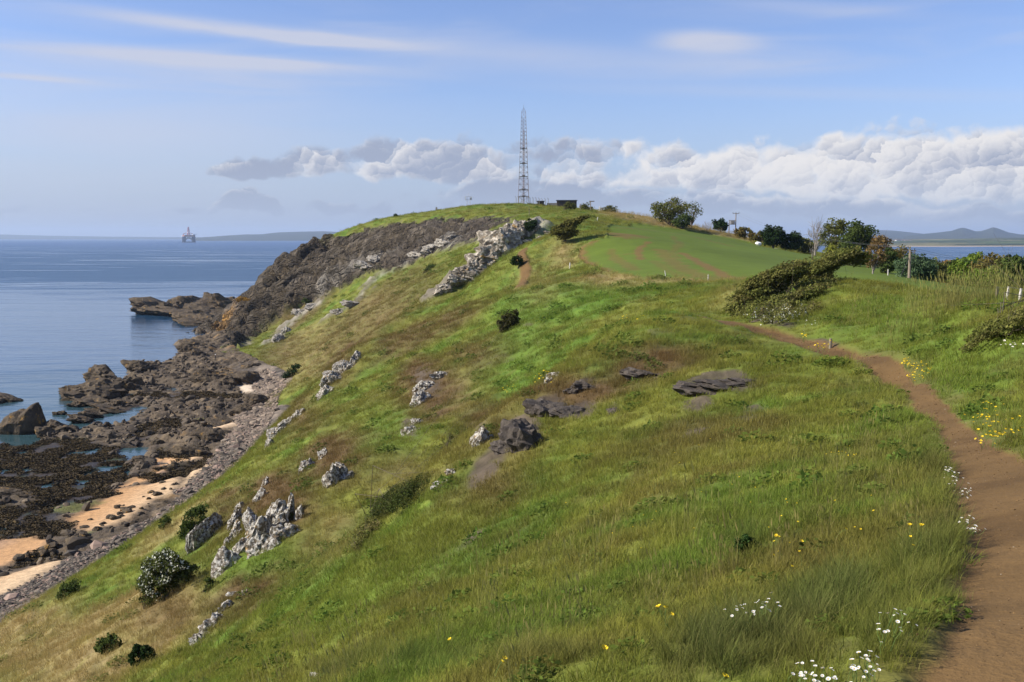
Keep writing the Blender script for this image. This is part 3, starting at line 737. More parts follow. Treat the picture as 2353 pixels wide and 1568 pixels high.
SLAB = [(spoly(p), h) for p, h in (([(300, 838), (335, 832), (470, 812), (560, 830), (600, 845), (600, 880), (520, 895), (420, 885), (340, 880), (290, 868)], 2.6), ([(414, 785), (500, 772), (530, 790), (470, 812), (420, 806)], 2.8), ([(450, 880), (560, 840), (600, 850), (590, 885), (500, 900)], 3.2),
        ([(300, 905), (470, 900), (545, 925), (500, 945), (350, 930)], 1.2), ([(340, 960), (430, 930), (520, 950), (440, 985), (350, 985)], 1.6), ([(350, 985), (470, 985), (500, 1010), (440, 1030), (340, 1010)], 2.0), ([(0, 1010), (60, 1022), (110, 1000), (180, 990), (250, 990), (120, 1012), (0, 1040)], 1.1),
        ([(0, 1118), (80, 1120), (130, 1150), (60, 1165), (0, 1150)], 1.0))]
BASE = [(-56, 60), (-52, 80), (-49, 96), (-46, 112), (-43.5, 128), (-45, 150), (-48, 174), (-53, 205), (-58, 236), (-67, 258), (-78, 278), (-95, 315), (-107, 345), (-119, 383)]
gx = np.arange(-236, -34, .55); gy = np.arange(62, 420, .55)
SX, SY = np.meshgrid(gx, gy); nrs, ncs = SX.shape
SX = SX.ravel(); SY = SY.ravel()
bx = np.interp(SY, [p[1] for p in BASE], [p[0] for p in BASE])
off = bx - SX                                    # metres seaward of the foot of the slope
wobs = (fbm(SX / 5, SY / 5, 4, 201) - .5)
dl, _ = polydist(SX, SY, LAND, True)
land = np.where(inpoly(SX, SY, LAND), dl, -dl) + 6 * wobs
def mx(polys, soft, wv=3.0):
    m = np.zeros(len(SX))
    for p in polys: m = np.maximum(m, polymask(SX + wv * wobs, SY + wv * (fbm(SX / 4, SY / 4, 3, 205) - .5), p, soft))
    return m
sand = mx(SAND, 1.0); weed = mx(WEED, 1.2, 5); pool = mx(POOL, .8, 2)
slab = np.zeros(len(SX))
for p, hgt in SLAB: slab = np.maximum(slab, hgt * polymask(SX + 4 * wobs, SY, p, 2.0))
shing = sstep(5.0, 2.8, off + 4 * wobs) * sstep(285, 262, SY)
sand = np.clip(sand * (1 - shing) , 0, 1)
# long ledges running out to sea, broken across
u1 = SX * .93 + SY * .36; v1 = -SX * .36 + SY * .93
led = fbm(v1 / 2.6, u1 / 11, 4, 211, ridged=True); blk = fbm(SX / 1.5, SY / 1.5, 4, 215, ridged=True)
w1, w2, wr = worley(u1 / 3.4, v1 / 1.9, 31)
step = np.floor(wr * 4) / 4
zr = .25 + (led - .5) * 1.25 + (blk - .55) * .7 + .55 * slab * (.35 + .5 * step + .35 * led) - .35 * sstep(.12, 0, w2 - w1) * (.4 + slab)
zr = zr + .5 * sstep(22, 8, off)
zw = .16 - .42 * sstep(.60, .70, fbm(SX / 3.1 + 9, SY / 5.5, 3, 227)) + .30 * (fbm(SX / 2.2, SY / 2.2, 3, 221) - .3) + .22 * (blk - .5)
zs = .16 + .10 * (fbm(SX / 9, SY / 9, 2, 223) - .5) + 1.5 * sstep(20, 0, off)
zsh = .4 + 1.7 * sstep(13, -1, off) + .22 * (fbm(SX / .6, SY / .6, 2, 225) - .5)
SZ = lerp(zr, zw, weed * (1 - .6 * sstep(.2, 1, slab)))
SZ = lerp(SZ, zs, sand); SZ = lerp(SZ, zsh, shing)
SZ = SZ - pool * (1 - shing) * 1.0
SZ = lerp(-1.3 + .9 * (blk - .4) + .5 * (led - .5), SZ, sstep(-4, 2.5, land))
SZ = SZ - 4 * sstep(-9, -20, land)
SZ = SZ + 1.2 * sstep(0, -6, off)
sc1 = lerp(C(.066, .050, .034), C(.125, .094, .060), fbm(SX / 4, SY / 4, 4, 231)[:, None])
sc1 = lerp(sc1, C(.26, .19, .11), (sstep(.55, .75, fbm(SX / 2, SY / 2, 3, 233)) * .5)[:, None])
sc1 = lerp(sc1, C(.045, .038, .034), (sstep(.16, .0, w2 - w1) * .6)[:, None])
sc1 = lerp(sc1, C(.30, .17, .05), (sstep(.68, .8, fbm(SX / 6, SY / 6, 3, 235)) * .5 * sstep(.8, 1.6, SZ))[:, None])
wcol = lerp(C(.030, .022, .012), C(.062, .043, .020), fbm(SX / 1.1, SY / 1.1, 4, 237)[:, None])
algae = mx([spoly([(112, 1160), (200, 1150), (245, 1155), (180, 1172), (110, 1176)]), spoly([(440, 970), (476, 966), (460, 978)]), spoly([(160, 1230), (230, 1228), (200, 1240)])], .8, 2)
wcol = lerp(wcol, C(.035, .05, .015), (sstep(.62, .75, fbm(SX / 3, SY / 3, 3, 239)) * .6)[:, None])
dcol = lerp(C(.44, .25, .11), C(.56, .40, .235), sstep(14, 4, off)[:, None])
dcol = lerp(dcol, C(.30, .19, .115), (sstep(.34, .16, SZ) * .7)[:, None])
dcol = lerp(dcol, C(.58, .48, .36), sstep(180, 215, SY)[:, None] * .9)
f1, f2, rid2 = worley(SX / .75, SY / .75, 41)
hcol = lerp(C(.055, .045, .036), C(.17, .14, .105), (rid2 ** 1.6)[:, None])
hcol = lerp(hcol, C(.33, .26, .19), (sstep(.45, .7, fbm(SX / 4, SY / 4, 3, 243)) * .5 * sstep(150, 200, SY))[:, None])
scol = lerp(sc1, wcol, np.clip(weed * (1.25 - .8 * sstep(.3, 1.2, slab)) + (sstep(.45, .1, SZ) * .75), 0, 1)[:, None])
scol = lerp(scol, dcol, sand[:, None]); scol = lerp(scol, hcol, shing[:, None])
scol = lerp(scol, C(.12, .135, .03), algae[:, None] * .7)
idx = np.arange(nrs * ncs).reshape(nrs, ncs)
FS = np.stack([idx[:-1, :-1], idx[:-1, 1:], idx[1:, 1:], idx[1:, :-1]], -1).reshape(-1, 4)
inland = off < -7
FS = FS[(SZ[FS].max(1) > -.6) & ~inland[FS].any(1)]
u_, inv = np.unique(FS, return_inverse=True)
m, nt, b = new_mat('shore_rock')
pos = nt.node('ShaderNodeNewGeometry').outputs['Position']
n1 = nt.noise(pos, 1.4, 6, .65); n2 = nt.noise(pos, 6, 4, .6)
vm = nt.node('ShaderNodeVectorMath', operation='SCALE'); nt.put(vm.inputs[0], nt.attr('Col')); nt.put(vm.inputs['Scale'], nt.math('MULTIPLY', nt.ramp(n1, .25, .75, .72, 1.28), nt.ramp(n2, .2, .8, .78, 1.22)))
nt.put(b.inputs['Base Color'], vm.outputs[0])
nt.put(b.inputs['Roughness'], nt.ramp(nt.attr('wet', out=2), 0, 1, .9, .42)); b.inputs['Specular IOR Level'].default_value = .3
nt.put(b.inputs['Normal'], nt.bump(nt.math('ADD', n1, nt.math('MULTIPLY', n2, .3)), nt.ramp(nt.attr('sandy', out=2), 0, 1, .7, .06), .35))
M_SHORE = m
wet = np.clip(weed + sstep(.35, .05, SZ), 0, 1)
o = link('beach', np_mesh('beach', np.c_[SX, SY, SZ][u_], inv.reshape(FS.shape), [M_SHORE], scol[u_], extra={'wet': wet[u_], 'sandy': sand[u_]}))
o['kind'] = 'structure'
SZG = SZ.reshape(nrs, ncs)
def shore_h(x, y):
    i = np.clip((np.asarray(y, float) - gy[0]) / .55, 0, nrs - 1.001); j = np.clip((np.asarray(x, float) - gx[0]) / .55, 0, ncs - 1.001)
    return SZG[i.astype(int), j.astype(int)]

# ------------------------------------------------------------------ sea
def sea_mat():
    m, nt, b = new_mat('sea_water')
    pos = nt.node('ShaderNodeNewGeometry').outputs['Position']
    # wind lanes far out, a smooth slick in the bay
    lane = nt.noise(nt.mapping(pos, (.0018, .0075, 1), (0, 0, .10)), 1.0, 6, .65, dist=1.8)
    lane2 = nt.noise(nt.mapping(pos, (.006, .035, 1), (0, 0, .18)), 1.0, 4, .6, dist=.6)
    sp = nt.node('ShaderNodeSeparateXYZ'); nt.put(sp.inputs[0], pos)
    dy = nt.math('ADD', sp.outputs[1], nt.math('MULTIPLY', nt.math('SUBTRACT', lane2, .5), 900))
    bay = nt.ramp(dy, 1050, 420)
    slick = nt.math('MAXIMUM', nt.math('MULTIPLY', nt.math('MULTIPLY', nt.ramp(lane, .50, .60), nt.ramp(lane2, .36, .58)), .85), nt.math('MULTIPLY', bay, nt.ramp(lane, .25, .5, .7, 1)))
    slick = nt.math('MULTIPLY', slick, nt.ramp(sp.outputs[1], 1800, 6500, 1, .3))
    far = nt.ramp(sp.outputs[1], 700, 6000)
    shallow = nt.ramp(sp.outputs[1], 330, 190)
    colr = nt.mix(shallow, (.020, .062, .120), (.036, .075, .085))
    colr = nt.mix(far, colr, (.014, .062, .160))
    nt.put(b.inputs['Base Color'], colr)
    b.inputs['IOR'].default_value = 1.33; b.inputs['Specular IOR Level'].default_value = .5
    nt.put(b.inputs['Roughness'], nt.ramp(slick, 0, 1, .34, .12))
    w1 = nt.noise(nt.mapping(pos, (.35, 1.0, 1), (0, 0, .35)), .42, 4, .6); w2 = nt.noise(nt.mapping(pos, (.4, 1, 1), (0, 0, .2)), .07, 3, .6)
    h = nt.math('ADD', nt.math('MULTIPLY', w1, .8), nt.math('MULTIPLY', w2, 3.0))
    nd = nt.node('ShaderNodeBump'); nt.put(nd.inputs['Height'], h); nd.inputs['Distance'].default_value = 1.0
    nt.put(nd.inputs['Strength'], nt.ramp(slick, 0, 1, .85, .16))
    nt.put(b.inputs['Normal'], nd.outputs[0])
    return m
M_SEA = sea_mat()
ring = [0, 400, 1500, 6000, 20000, 45000]
vs = [(0, 0, 0)]; fs = []
nseg = 64
for rr in ring[1:]:
    vs += [(rr * math.cos(2 * math.pi * i / nseg), rr * math.sin(2 * math.pi * i / nseg), 0) for i in range(nseg)]
for i in range(nseg): fs.append((0, 1 + i, 1 + (i + 1) % nseg))
for k_ in range(len(ring) - 2):
    a0 = 1 + k_ * nseg; a1 = a0 + nseg
    for i in range(nseg): fs.append((a0 + i, a1 + i, a1 + (i + 1) % nseg, a0 + (i + 1) % nseg))
me = bpy.data.meshes.new('sea'); me.from_pydata(vs, [], fs); me.materials.append(M_SEA)
link('sea', me)['kind'] = 'structure'

# ------------------------------------------------------------------ far coasts and hills
def far_land(name, prof, D, depth, base_z, cfun, rows=26, shore_u=None):
    """a range: crest heights along the skyline at D metres, falling away to both sides"""
    us = np.linspace(prof[0][0], prof[-1][0], 220)
    vs_ = np.interp(us, [p[0] for p in prof], [p[1] for p in prof])
    # ease the corners of the crest line
    ker = np.hanning(9); ker /= ker.sum(); vs_ = np.convolve(np.pad(vs_, 4, 'edge'), ker, 'valid')
    dirs = np.array([ray_dir(u, v) for u, v in zip(us, vs_)])
    crest = EYE + dirs[:, 2] / dirs[:, 1] * D
    ty = np.linspace(-1, 1, rows)
    VX, VY, VZ = [], [], []
    for t in ty:
        y = D + depth * t
        x = dirs[:, 0] / dirs[:, 1] * y
        z = base_z + (crest - base_z) * np.clip(1 - abs(t) ** 1.3, 0, 1) * (1 + .5 * (1 - abs(t)) * abs(t) * (fbm(x / 900, np.full_like(x, y) / 900, 4, 301) - .5))
        VX.append(x); VY.append(np.full_like(x, y)); VZ.append(z)
    VX, VY, VZ = [np.array(a) for a in (VX, VY, VZ)]
    idx = np.arange(VX.size).reshape(VX.shape)
    f = np.stack([idx[:-1, :-1], idx[:-1, 1:], idx[1:, 1:], idx[1:, :-1]], -1).reshape(-1, 4)
    c = cfun(VX.ravel(), VY.ravel(), VZ.ravel())
    o = link(name, np_mesh(name, np.c_[VX.ravel(), VY.ravel(), VZ.ravel()], f, [M_FAR], c)); o['kind'] = 'structure'
    return o
M_FAR = ground_mat('far_country', .12, .004, .1, 5, fine_sc=.02)
def c_hill(x, y, z):
    c = lerp(C(.024, .034, .022), C(.045, .048, .026), fbm(x / 700, y / 700, 3, 311)[:, None])
    return lerp(c, C(.05, .045, .04), sstep(120, 260, z)[:, None] * .6)
def c_plain(x, y, z):
    f1, f2, rid = worley(x / 420, y / 260, 321)
    c = lerp(C(.035, .055, .02), C(.10, .13, .04), rid[:, None])
    c = lerp(c, C(.20, .17, .08), (rid > .78)[:, None] * .8)
    c = lerp(c, C(.02, .03, .014), (sstep(.5, .6, fbm(x / 300, y / 200, 3, 325)))[:, None] * .7)
    return c
far_land('hills', [(1960, 533), (1998, 528), (2052, 530), (2100, 535), (2125, 538), (2150, 538), (2400, 544)], 15000, 3000, 20, c_hill)
far_land('hills', [(2050, 547), (2118, 538), (2150, 535), (2185, 531), (2200, 526), (2212, 523), (2224, 526), (2242, 532), (2256, 531), (2268, 527), (2282, 522), (2296, 526), (2316, 534), (2345, 539), (2400, 541), (2500, 545)], 12500, 2200, 15, c_hill)
far_land('plain', [(1850, 553), (2000, 551), (2200, 549), (2300, 547), (2500, 545)], 7000, 2600, 2, c_plain, rows=60)
far_land('hills', [(440, 547), (480, 544.5), (520, 541.5), (560, 539), (600, 538.5), (640, 534), (690, 532.5), (740, 531.5), (800, 534), (900, 540)], 14500, 2500, 0, c_hill)
far_land('hills', [(-300, 540), (0, 539), (120, 542), (250, 544), (400, 545), (520, 546)], 24000, 3000, 0, c_hill)
# the pale beach along the opposite coast
mb = MB()
for i in range(40):
    u0, u1 = 1900 + i * 16, 1916 + i * 16
    pts = []
    for u in (u0, u1):
        yy = 4330 + 120 * math.sin(u / 90.) + (u - 2100) * -.6
        d = ray_dir(u, 560)
        pts += [(d[0] / d[1] * yy, yy, .3), (d[0] / d[1] * (yy + 80), yy + 80, 2.5)]
    mb.add(pts, [(0, 2, 3, 1)])
m, nt, b = new_mat('far_sand'); b.inputs['Base Color'].default_value = (.5, .38, .25, 1); b.inputs['Roughness'].default_value = 1
mb.build('beach', m)['kind'] = 'structure'
# ------------------------------------------------------------------ rocks
import bmesh
_ico = {}
def ico(sub):
    if sub not in _ico:
        bm = bmesh.new(); bmesh.ops.create_icosphere(bm, subdivisions=sub, radius=1.0)
        _ico[sub] = (np.array([v.co[:] for v in bm.verts]), np.array([[v.index for v in f.verts] for f in bm.faces])); bm.free()
    return _ico[sub]
def lump(seed, size, sub=4, planes=16, rough=.16, tilt=(0, 0, 0)):
    """one angular block: a ball cut by random planes, then weathered"""
    g_ = np.random.default_rng(seed); D, Fq = ico(sub)
    n = g_.normal(size=(planes, 3)); n /= np.linalg.norm(n, axis=1)[:, None]; off_ = g_.uniform(.58, .95, planes)
    rad = np.min(np.where(D @ n.T > .05, off_ / np.maximum(D @ n.T, .05), 9), axis=1); rad = np.minimum(rad, 1.25)
    o_ = g_.uniform(0, 90, 3)
    rad = rad * (1 + rough * 2 * (fbm3(D[:, 0] * 2.2 + o_[0], D[:, 1] * 2.2 + o_[1], D[:, 2] * 2.2 + o_[2], 4, seed % 97, ridged=True) - .62))
    V = D * rad[:, None] * np.array(size)
    from mathutils import Euler
    return V @ np.array(Euler(tilt).to_matrix()).T, Fq
def rock_mat(name, c1, c2, lichen, lam, ochre=0.0, weed=False, sc=1.0):
    m, nt, b = new_mat(name)
    pos = nt.node('ShaderNodeNewGeometry').outputs['Position']
    n1 = nt.noise(pos, .9 * sc, 7, .65); n2 = nt.noise(pos, 4 * sc, 5, .65)
    c = nt.mix(nt.ramp(n1, .3, .7), c1, c2)
    c = nt.mix(nt.ramp(n2, .25, .6, .45, 0), c, (.03, .026, .022))
    if lichen is not None:
        ln = nt.noise(nt.mapping(pos, (1, 1, 1), (0, 0, 0), (7, 3, 1)), 2.1 * sc, 7, .72)
        c = nt.mix(nt.math('MULTIPLY', nt.ramp(ln, lam, lam + .10), .9), c, lichen)
    if ochre:
        on = nt.noise(nt.mapping(pos, (1, 1, 1), (0, 0, 0), (17, 5, 9)), 1.1 * sc, 5, .65)
        c = nt.mix(nt.ramp(on, .62 - ochre * .2, .72 - ochre * .2, 0, .8), c, (.36, .20, .045))
    if weed:
        z = nt.node('ShaderNodeSeparateXYZ'); nt.put(z.inputs[0], pos)
        zz = nt.math('ADD', z.outputs[2], nt.math('MULTIPLY', n1, .8))
        c = nt.mix(nt.ramp(zz, 1.25, .75), c, (.036, .027, .015))
    nt.put(b.inputs['Base Color'], c); b.inputs['Roughness'].default_value = .9; b.inputs['Specular IOR Level'].default_value = .18
    nt.put(b.inputs['Normal'], nt.bump(nt.math('ADD', n1, nt.math('MULTIPLY', n2, .45)), .8, .30 / sc))
    return m
M_PALE = rock_mat('lichened_rock', (.085, .068, .046), (.16, .135, .10), (.50, .475, .415), .465, .12, sc=2.4)
M_DARKROCK = rock_mat('dark_basalt', (.055, .045, .038), (.105, .088, .07), (.50, .49, .47), .63, 0, sc=3)
M_CRAG = rock_mat('pale_crag', (.15, .125, .092), (.28, .24, .185), (.52, .47, .385), .49, .14, sc=.5)
M_SHOREROCK = rock_mat('tide_rock', (.062, .047, .032), (.125, .094, .058), None, 0, .16, True, sc=.6)
def rock_thing(name, label, lumps, mat, group=None, cat='rock', sea=False, sub=3, rough=.42, sink=.60, tall=1.08):
    """lumps: (u, v, width px, height px); each block of an outcrop is a part of its own"""
    root = None
    for i, (u_, v_, w, h) in enumerate(lumps):
        if sea: p = np.array([*on_sea(u_, v_ + h * .3, .0), 0.0])
        else: p = spot(u_, v_ + h * .25)
        d_ = math.hypot(p[0], p[1]); k = d_ / FPX
        sx, sz = w * k * (.86 if cat != 'crag' else .66), h * k * (.74 if cat != 'crag' else .56) * tall
        V, Fq = lump((sum(map(ord, label)) * 31 + i * 7919) % 99991, (sx, max(sx * .8, sz * .6), sz), max(sub, 4) if w * k < 9 else sub, rough=rough, planes=14, tilt=((i * 1.3) % .5 - .25, .12, (i * .7) % 1.2 - .6))
        if root is None:
            root = empty(name, tuple(p)); tag(root, label, cat, group); first = p
        link('rock', np_mesh('rock', V, Fq, [mat], smooth=False), root, tuple(p - first + np.array([0, 0, sz * (1 - 2 * sink)])))
    return root
SLOPE = 'rock outcrops on the grassy slope'
for lab, lumps, mat in [
 ('large white lichen-covered rock rib on the lower slope right of the flowering hawthorn', [(572, 1238, 44, 84), (597, 1218, 44, 96), (624, 1202, 38, 70), (604, 1250, 48, 50), (640, 1230, 36, 46), (586, 1205, 30, 60)], M_PALE),
 ('pale squat rock with a dark cleft just left of the large white rib', [(530, 1285, 38, 52), (522, 1245, 16, 46), (538, 1225, 16, 44)], M_PALE),
 ('thin upright sliver of pale rock beside the dark bush on the lower slope', [(461, 1232, 14, 80), (468, 1200, 12, 44)], M_PALE),
 ('small grey rock on brown turf above the pale squat rock', [(540, 1192, 22, 52), (556, 1162, 24, 32)], M_PALE),
 ('narrow white rock fingers at the upper right of the large white rib', [(642, 1192, 18, 60), (662, 1172, 14, 52), (676, 1215, 24, 26), (690, 1182, 12, 30)], M_PALE),
 ('small pale rock near the top of the brown heathy patch above the white rib', [(600, 1138, 20, 32), (609, 1108, 10, 22)], M_PALE),
 ('broken pale rocks among brown heath left of the green gully', [(706, 1068, 20, 46), (766, 1098, 34, 54), (782, 1076, 28, 40), (802, 1092, 18, 22), (742, 1045, 16, 22)], M_PALE),
 ('whitish rocks on the spur edge right above the shingle', [(636, 992, 34, 44), (660, 970, 26, 34), (686, 948, 20, 24), (622, 1018, 18, 22)], M_PALE),
 ('line of pale rocks climbing the spur crest above the small sandy cove', [(745, 898, 24, 36), (772, 864, 30, 36), (794, 842, 26, 30), (816, 824, 22, 40)], M_PALE),
 ('grey outcrop with brown turf cap in the middle of the slope', [(963, 918, 24, 44), (986, 882, 32, 22), (1016, 860, 40, 22), (958, 895, 16, 24)], M_PALE),
 ('low grey rocks below the turf-capped outcrop in the middle slope', [(944, 986, 26, 26), (960, 968, 20, 20)], M_PALE),
 ('white-flecked rock standing left of the bare dark patch below the knoll', [(1105, 1002, 34, 50), (1096, 1018, 14, 20)], M_PALE),
 ('broad dark rock with white flecks on the bare patch below the knoll', [(1190, 990, 62, 40), (1216, 1008, 66, 60), (1165, 1020, 50, 26)], M_DARKROCK),
 ('dark hump of rock with a bright white face just under the knoll', [(1262, 936, 64, 44), (1310, 946, 60, 18)], M_DARKROCK),
 ('small pale rock on the upper edge of the knoll', [(1276, 862, 30, 24), (1262, 874, 16, 14)], M_PALE),
 ('long flat dark slab of rock showing through the turf below the path', [(1618, 888, 90, 24), (1668, 880, 70, 14), (1710, 876, 80, 18)], M_DARKROCK),
 ('dark rock with a white speck left of the long flat slab', [(1478, 860, 48, 18), (1452, 866, 20, 14)], M_DARKROCK),
 ('low dark rock in brown heath left of the speckled rock', [(1345, 884, 50, 16), (1312, 896, 26, 18)], M_DARKROCK),
 ('small dark stone alone in the turf below the flat slab', [(1411, 944, 20, 20)], M_DARKROCK),
 ('pale stones at the upper end of the dark windswept bush', [(1036, 1086, 14, 16), (1012, 1116, 26, 14), (1024, 1102, 16, 12)], M_PALE),
 ('jagged line of white and brown stones at the lower left of the slope', [(462, 1472, 34, 24), (485, 1444, 30, 26), (502, 1418, 28, 32), (517, 1394, 22, 24), (545, 1364, 30, 12), (566, 1360, 18, 12)], M_PALE),
 ('pale stone on the turf lip at the bottom edge', [(735, 1556, 26, 14)], M_PALE)]:
    rock_thing('rock_outcrop', lab, lumps, mat, SLOPE, sub=4 if len(lumps) < 5 else 3)
rock_thing('rock_crag', 'big cream-white crag of layered rock above the narrow upper path', [(1150, 572, 70, 54), (1172, 556, 50, 44), (1124, 594, 52, 40), (1098, 612, 44, 36), (1072, 632, 40, 30), (1046, 650, 38, 24), (1024, 664, 28, 20), (1006, 674, 18, 12), (1136, 600, 40, 30)], M_CRAG, 'crags on the headland', 'crag', sub=4, sink=.26)
rock_thing('rock_crag', 'craggy brown-white top of rock under the turf overhang beside the dark shrub', [(1188, 535, 44, 30), (1205, 530, 32, 34), (1222, 528, 30, 26), (1176, 542, 26, 16)], M_CRAG, 'crags on the headland', 'crag', sub=3, sink=.3)
rock_thing('rock_crag', 'low grey rib of rock across the slope below the cliff', [(960, 588, 40, 18), (990, 570, 44, 20), (1020, 556, 44, 18), (1044, 542, 30, 16)], M_PALE, 'crags on the headland', 'crag', sub=3)
rock_thing('rock_crag', 'broken brown rocks where the narrow path passes under the crag', [(1245, 545, 26, 10), (1215, 556, 24, 12), (1262, 535, 22, 10)], M_CRAG, 'crags on the headland', 'crag', sub=3)
for lab, l in [('grey rock knob on the bay slope farthest left', [(640, 775, 30, 24), (658, 758, 20, 18)]), ('grey rocks on the bay slope in line with the rock knob', [(690, 716, 34, 16), (720, 702, 24, 14)]), ('grey rib in the middle of the bay slope', [(780, 715, 40, 12), (815, 696, 36, 14)]), ('grey rib of rock close under the cliff foot', [(840, 612, 40, 16), (866, 600, 36, 18)])]:
    rock_thing('rock_crag', lab, l, M_CLIFFROCK if 'M_CLIFFROCK' in globals() else M_PALE, 'grey ribs on the bay slope', 'crag', sub=3)
# rocks along and off the shore
OFFSH = 'rocks standing in the sea'
def stack(label, u_, v_, w, h, peak, seed):
    """sea stack: steep right face, long shoulder to the left"""
    x0, y0 = on_sea(u_, v_, 0); k = math.hypot(x0, y0) / FPX; W, H = w * k, h * k
    D, Fq = ico(5); V = D.copy()
    t = (V[:, 0] + 1) / 2
    top = np.interp(t, [0, .12, .3, .5, .62, .75, .86, .93, 1], [.10, .22, .48, .62, .60, .82, 1.0, .92, .10])
    n = fbm3(D[:, 0] * 2.2 + seed, D[:, 1] * 2.2, D[:, 2] * 2.2, 5, 3, ridged=True) - .6
    V[:, 2] = np.where(V[:, 2] > 0, np.sqrt(np.maximum(V[:, 2], 0)) * top * H, V[:, 2] * .8)
    V[:, 0] = V[:, 0] * W * .5; V[:, 1] = V[:, 1] * W * .36
    V += D * (n * .16 * H)[:, None]
    return tag(link('sea_stack', np_mesh('sea_stack', V, Fq, [M_SHOREROCK], smooth=False), loc=(x0, y0, 0)), label, 'rock', OFFSH)
stack('big dark wedge-shaped sea rock with a steep right face nearest the viewer', 46, 992, 100, 72, .85, 3.0)
for lab, l in [('long low brown rock in the water left of the reef', [(180, 905, 60, 24), (215, 905, 70, 30), (245, 900, 44, 30), (160, 900, 30, 12)]), ('rounded olive-brown rock behind the long low one', [(238, 872, 50, 28), (250, 884, 28, 20)]), ('flat brown rock awash at the left edge of the picture', [(14, 916, 50, 12), (34, 920, 20, 6)]),
               ('blocky brown rock at the seaward tip of the reef', [(285, 892, 34, 28), (300, 884, 26, 24)]), ('narrow brown reef fingers just off the tidal inlet', [(200, 928, 44, 9), (226, 924, 40, 9), (180, 932, 24, 7)]), ('second thin reef finger nearer than the first', [(250, 938, 60, 9), (224, 944, 30, 7), (275, 930, 30, 14)]),
               ('small dark rock in open water right of the sea stack', [(142, 950, 14, 7), (128, 952, 9, 4)]), ('low weed-covered rock at the mouth of the inlet', [(190, 966, 40, 10), (216, 956, 26, 12), (176, 958, 24, 5)]), ('dark weedy hump on the waterline above the weed bed', [(138, 988, 60, 22), (110, 1000, 30, 16), (165, 992, 30, 14)])]:
    rock_thing('sea_rock', lab, l, M_SHOREROCK, OFFSH, sea=True, sub=4, sink=.30)
rock_thing('rock_ledge', 'long dark reef reaching into the sea beyond the cliff foot', [(340, 716, 50, 16), (380, 712, 80, 28), (420, 708, 70, 34), (470, 712, 90, 30), (500, 700, 40, 34), (530, 708, 60, 34), (450, 724, 70, 16), (400, 718, 90, 18)], M_SHOREROCK, OFFSH, sea=True, sub=4, sink=.42)
rock_thing('rock_ledge', 'lower dark ledge in front of the long reef below the cliff', [(440, 735, 60, 18), (480, 738, 60, 18), (510, 730, 60, 24), (465, 742, 70, 12)], M_SHOREROCK, OFFSH, sea=True, sub=4, sink=.42)
SHR = 'boulders among the shore ledges'
for lab, l in [('pyramid-shaped dark boulder with an orange stripe on the wet sand', [(450, 1030, 76, 44), (425, 1028, 40, 26)]), ('grey-brown hump behind the pyramid-shaped boulder', [(490, 1002, 60, 30), (520, 1000, 50, 18)]), ('orange-topped pale ridge of rock by the small sandy cove', [(560, 945, 50, 34), (590, 930, 60, 40), (625, 930, 40, 30)]), ('flat dark rock lying in the pale sand of the cove', [(510, 974, 70, 14)]),
               ('big square brown block on the reef under the cliff', [(480, 868, 70, 44)]), ('dark bluff of layered rock at the head of the cove', [(560, 875, 80, 34), (530, 880, 50, 30)]), ('white-topped rock at the foot of the bay slope', [(570, 852, 30, 14), (590, 852, 24, 10)]), ('olive rock mass at the seaward edge of the reef', [(320, 850, 56, 30), (345, 846, 40, 24)]),
               ('dark jagged rocks at the inner edge of the weed bed', [(360, 1010, 30, 24), (378, 996, 24, 20), (340, 990, 30, 20)]), ('brown blocks close under the cliff end', [(430, 812, 44, 20), (455, 818, 30, 22), (405, 826, 36, 18)]), ('low brown reef rock on the waterline below the cliff', [(450, 798, 60, 18), (430, 804, 34, 12)]), ('grey rock slab between the weed beds at the left edge', [(20, 1128, 60, 20), (60, 1134, 40, 14)]),
               ('dark boulder on the shingle under the slope', [(620, 1268 - 250, 20, 10)]), ('dark weedy rock in the sand pool', [(325, 1052, 40, 16)])]:
    root = None
    for i, (u_, v_, w, h) in enumerate(l):
        x0, y0 = on_sea(u_, v_ + h * .3, .8); z0 = max(float(shore_h(x0, y0)), .1)
        k = math.hypot(x0, y0) / FPX; sx, sz = w * k * .60, h * k * .52
        V, Fq = lump((sum(map(ord, lab)) * 17 + i * 911) % 99991, (sx, sx * .8, sz), 4, rough=.24, planes=24, tilt=(.1, .2, i * .5))
        p = np.array([x0, y0, z0 + sz * .28])
        if root is None: root = empty('boulder', tuple(p)); tag(root, lab, 'boulder', SHR); first = p
        link('rock', np_mesh('rock', V, Fq, [M_SHOREROCK], smooth=False), root, tuple(p - first))
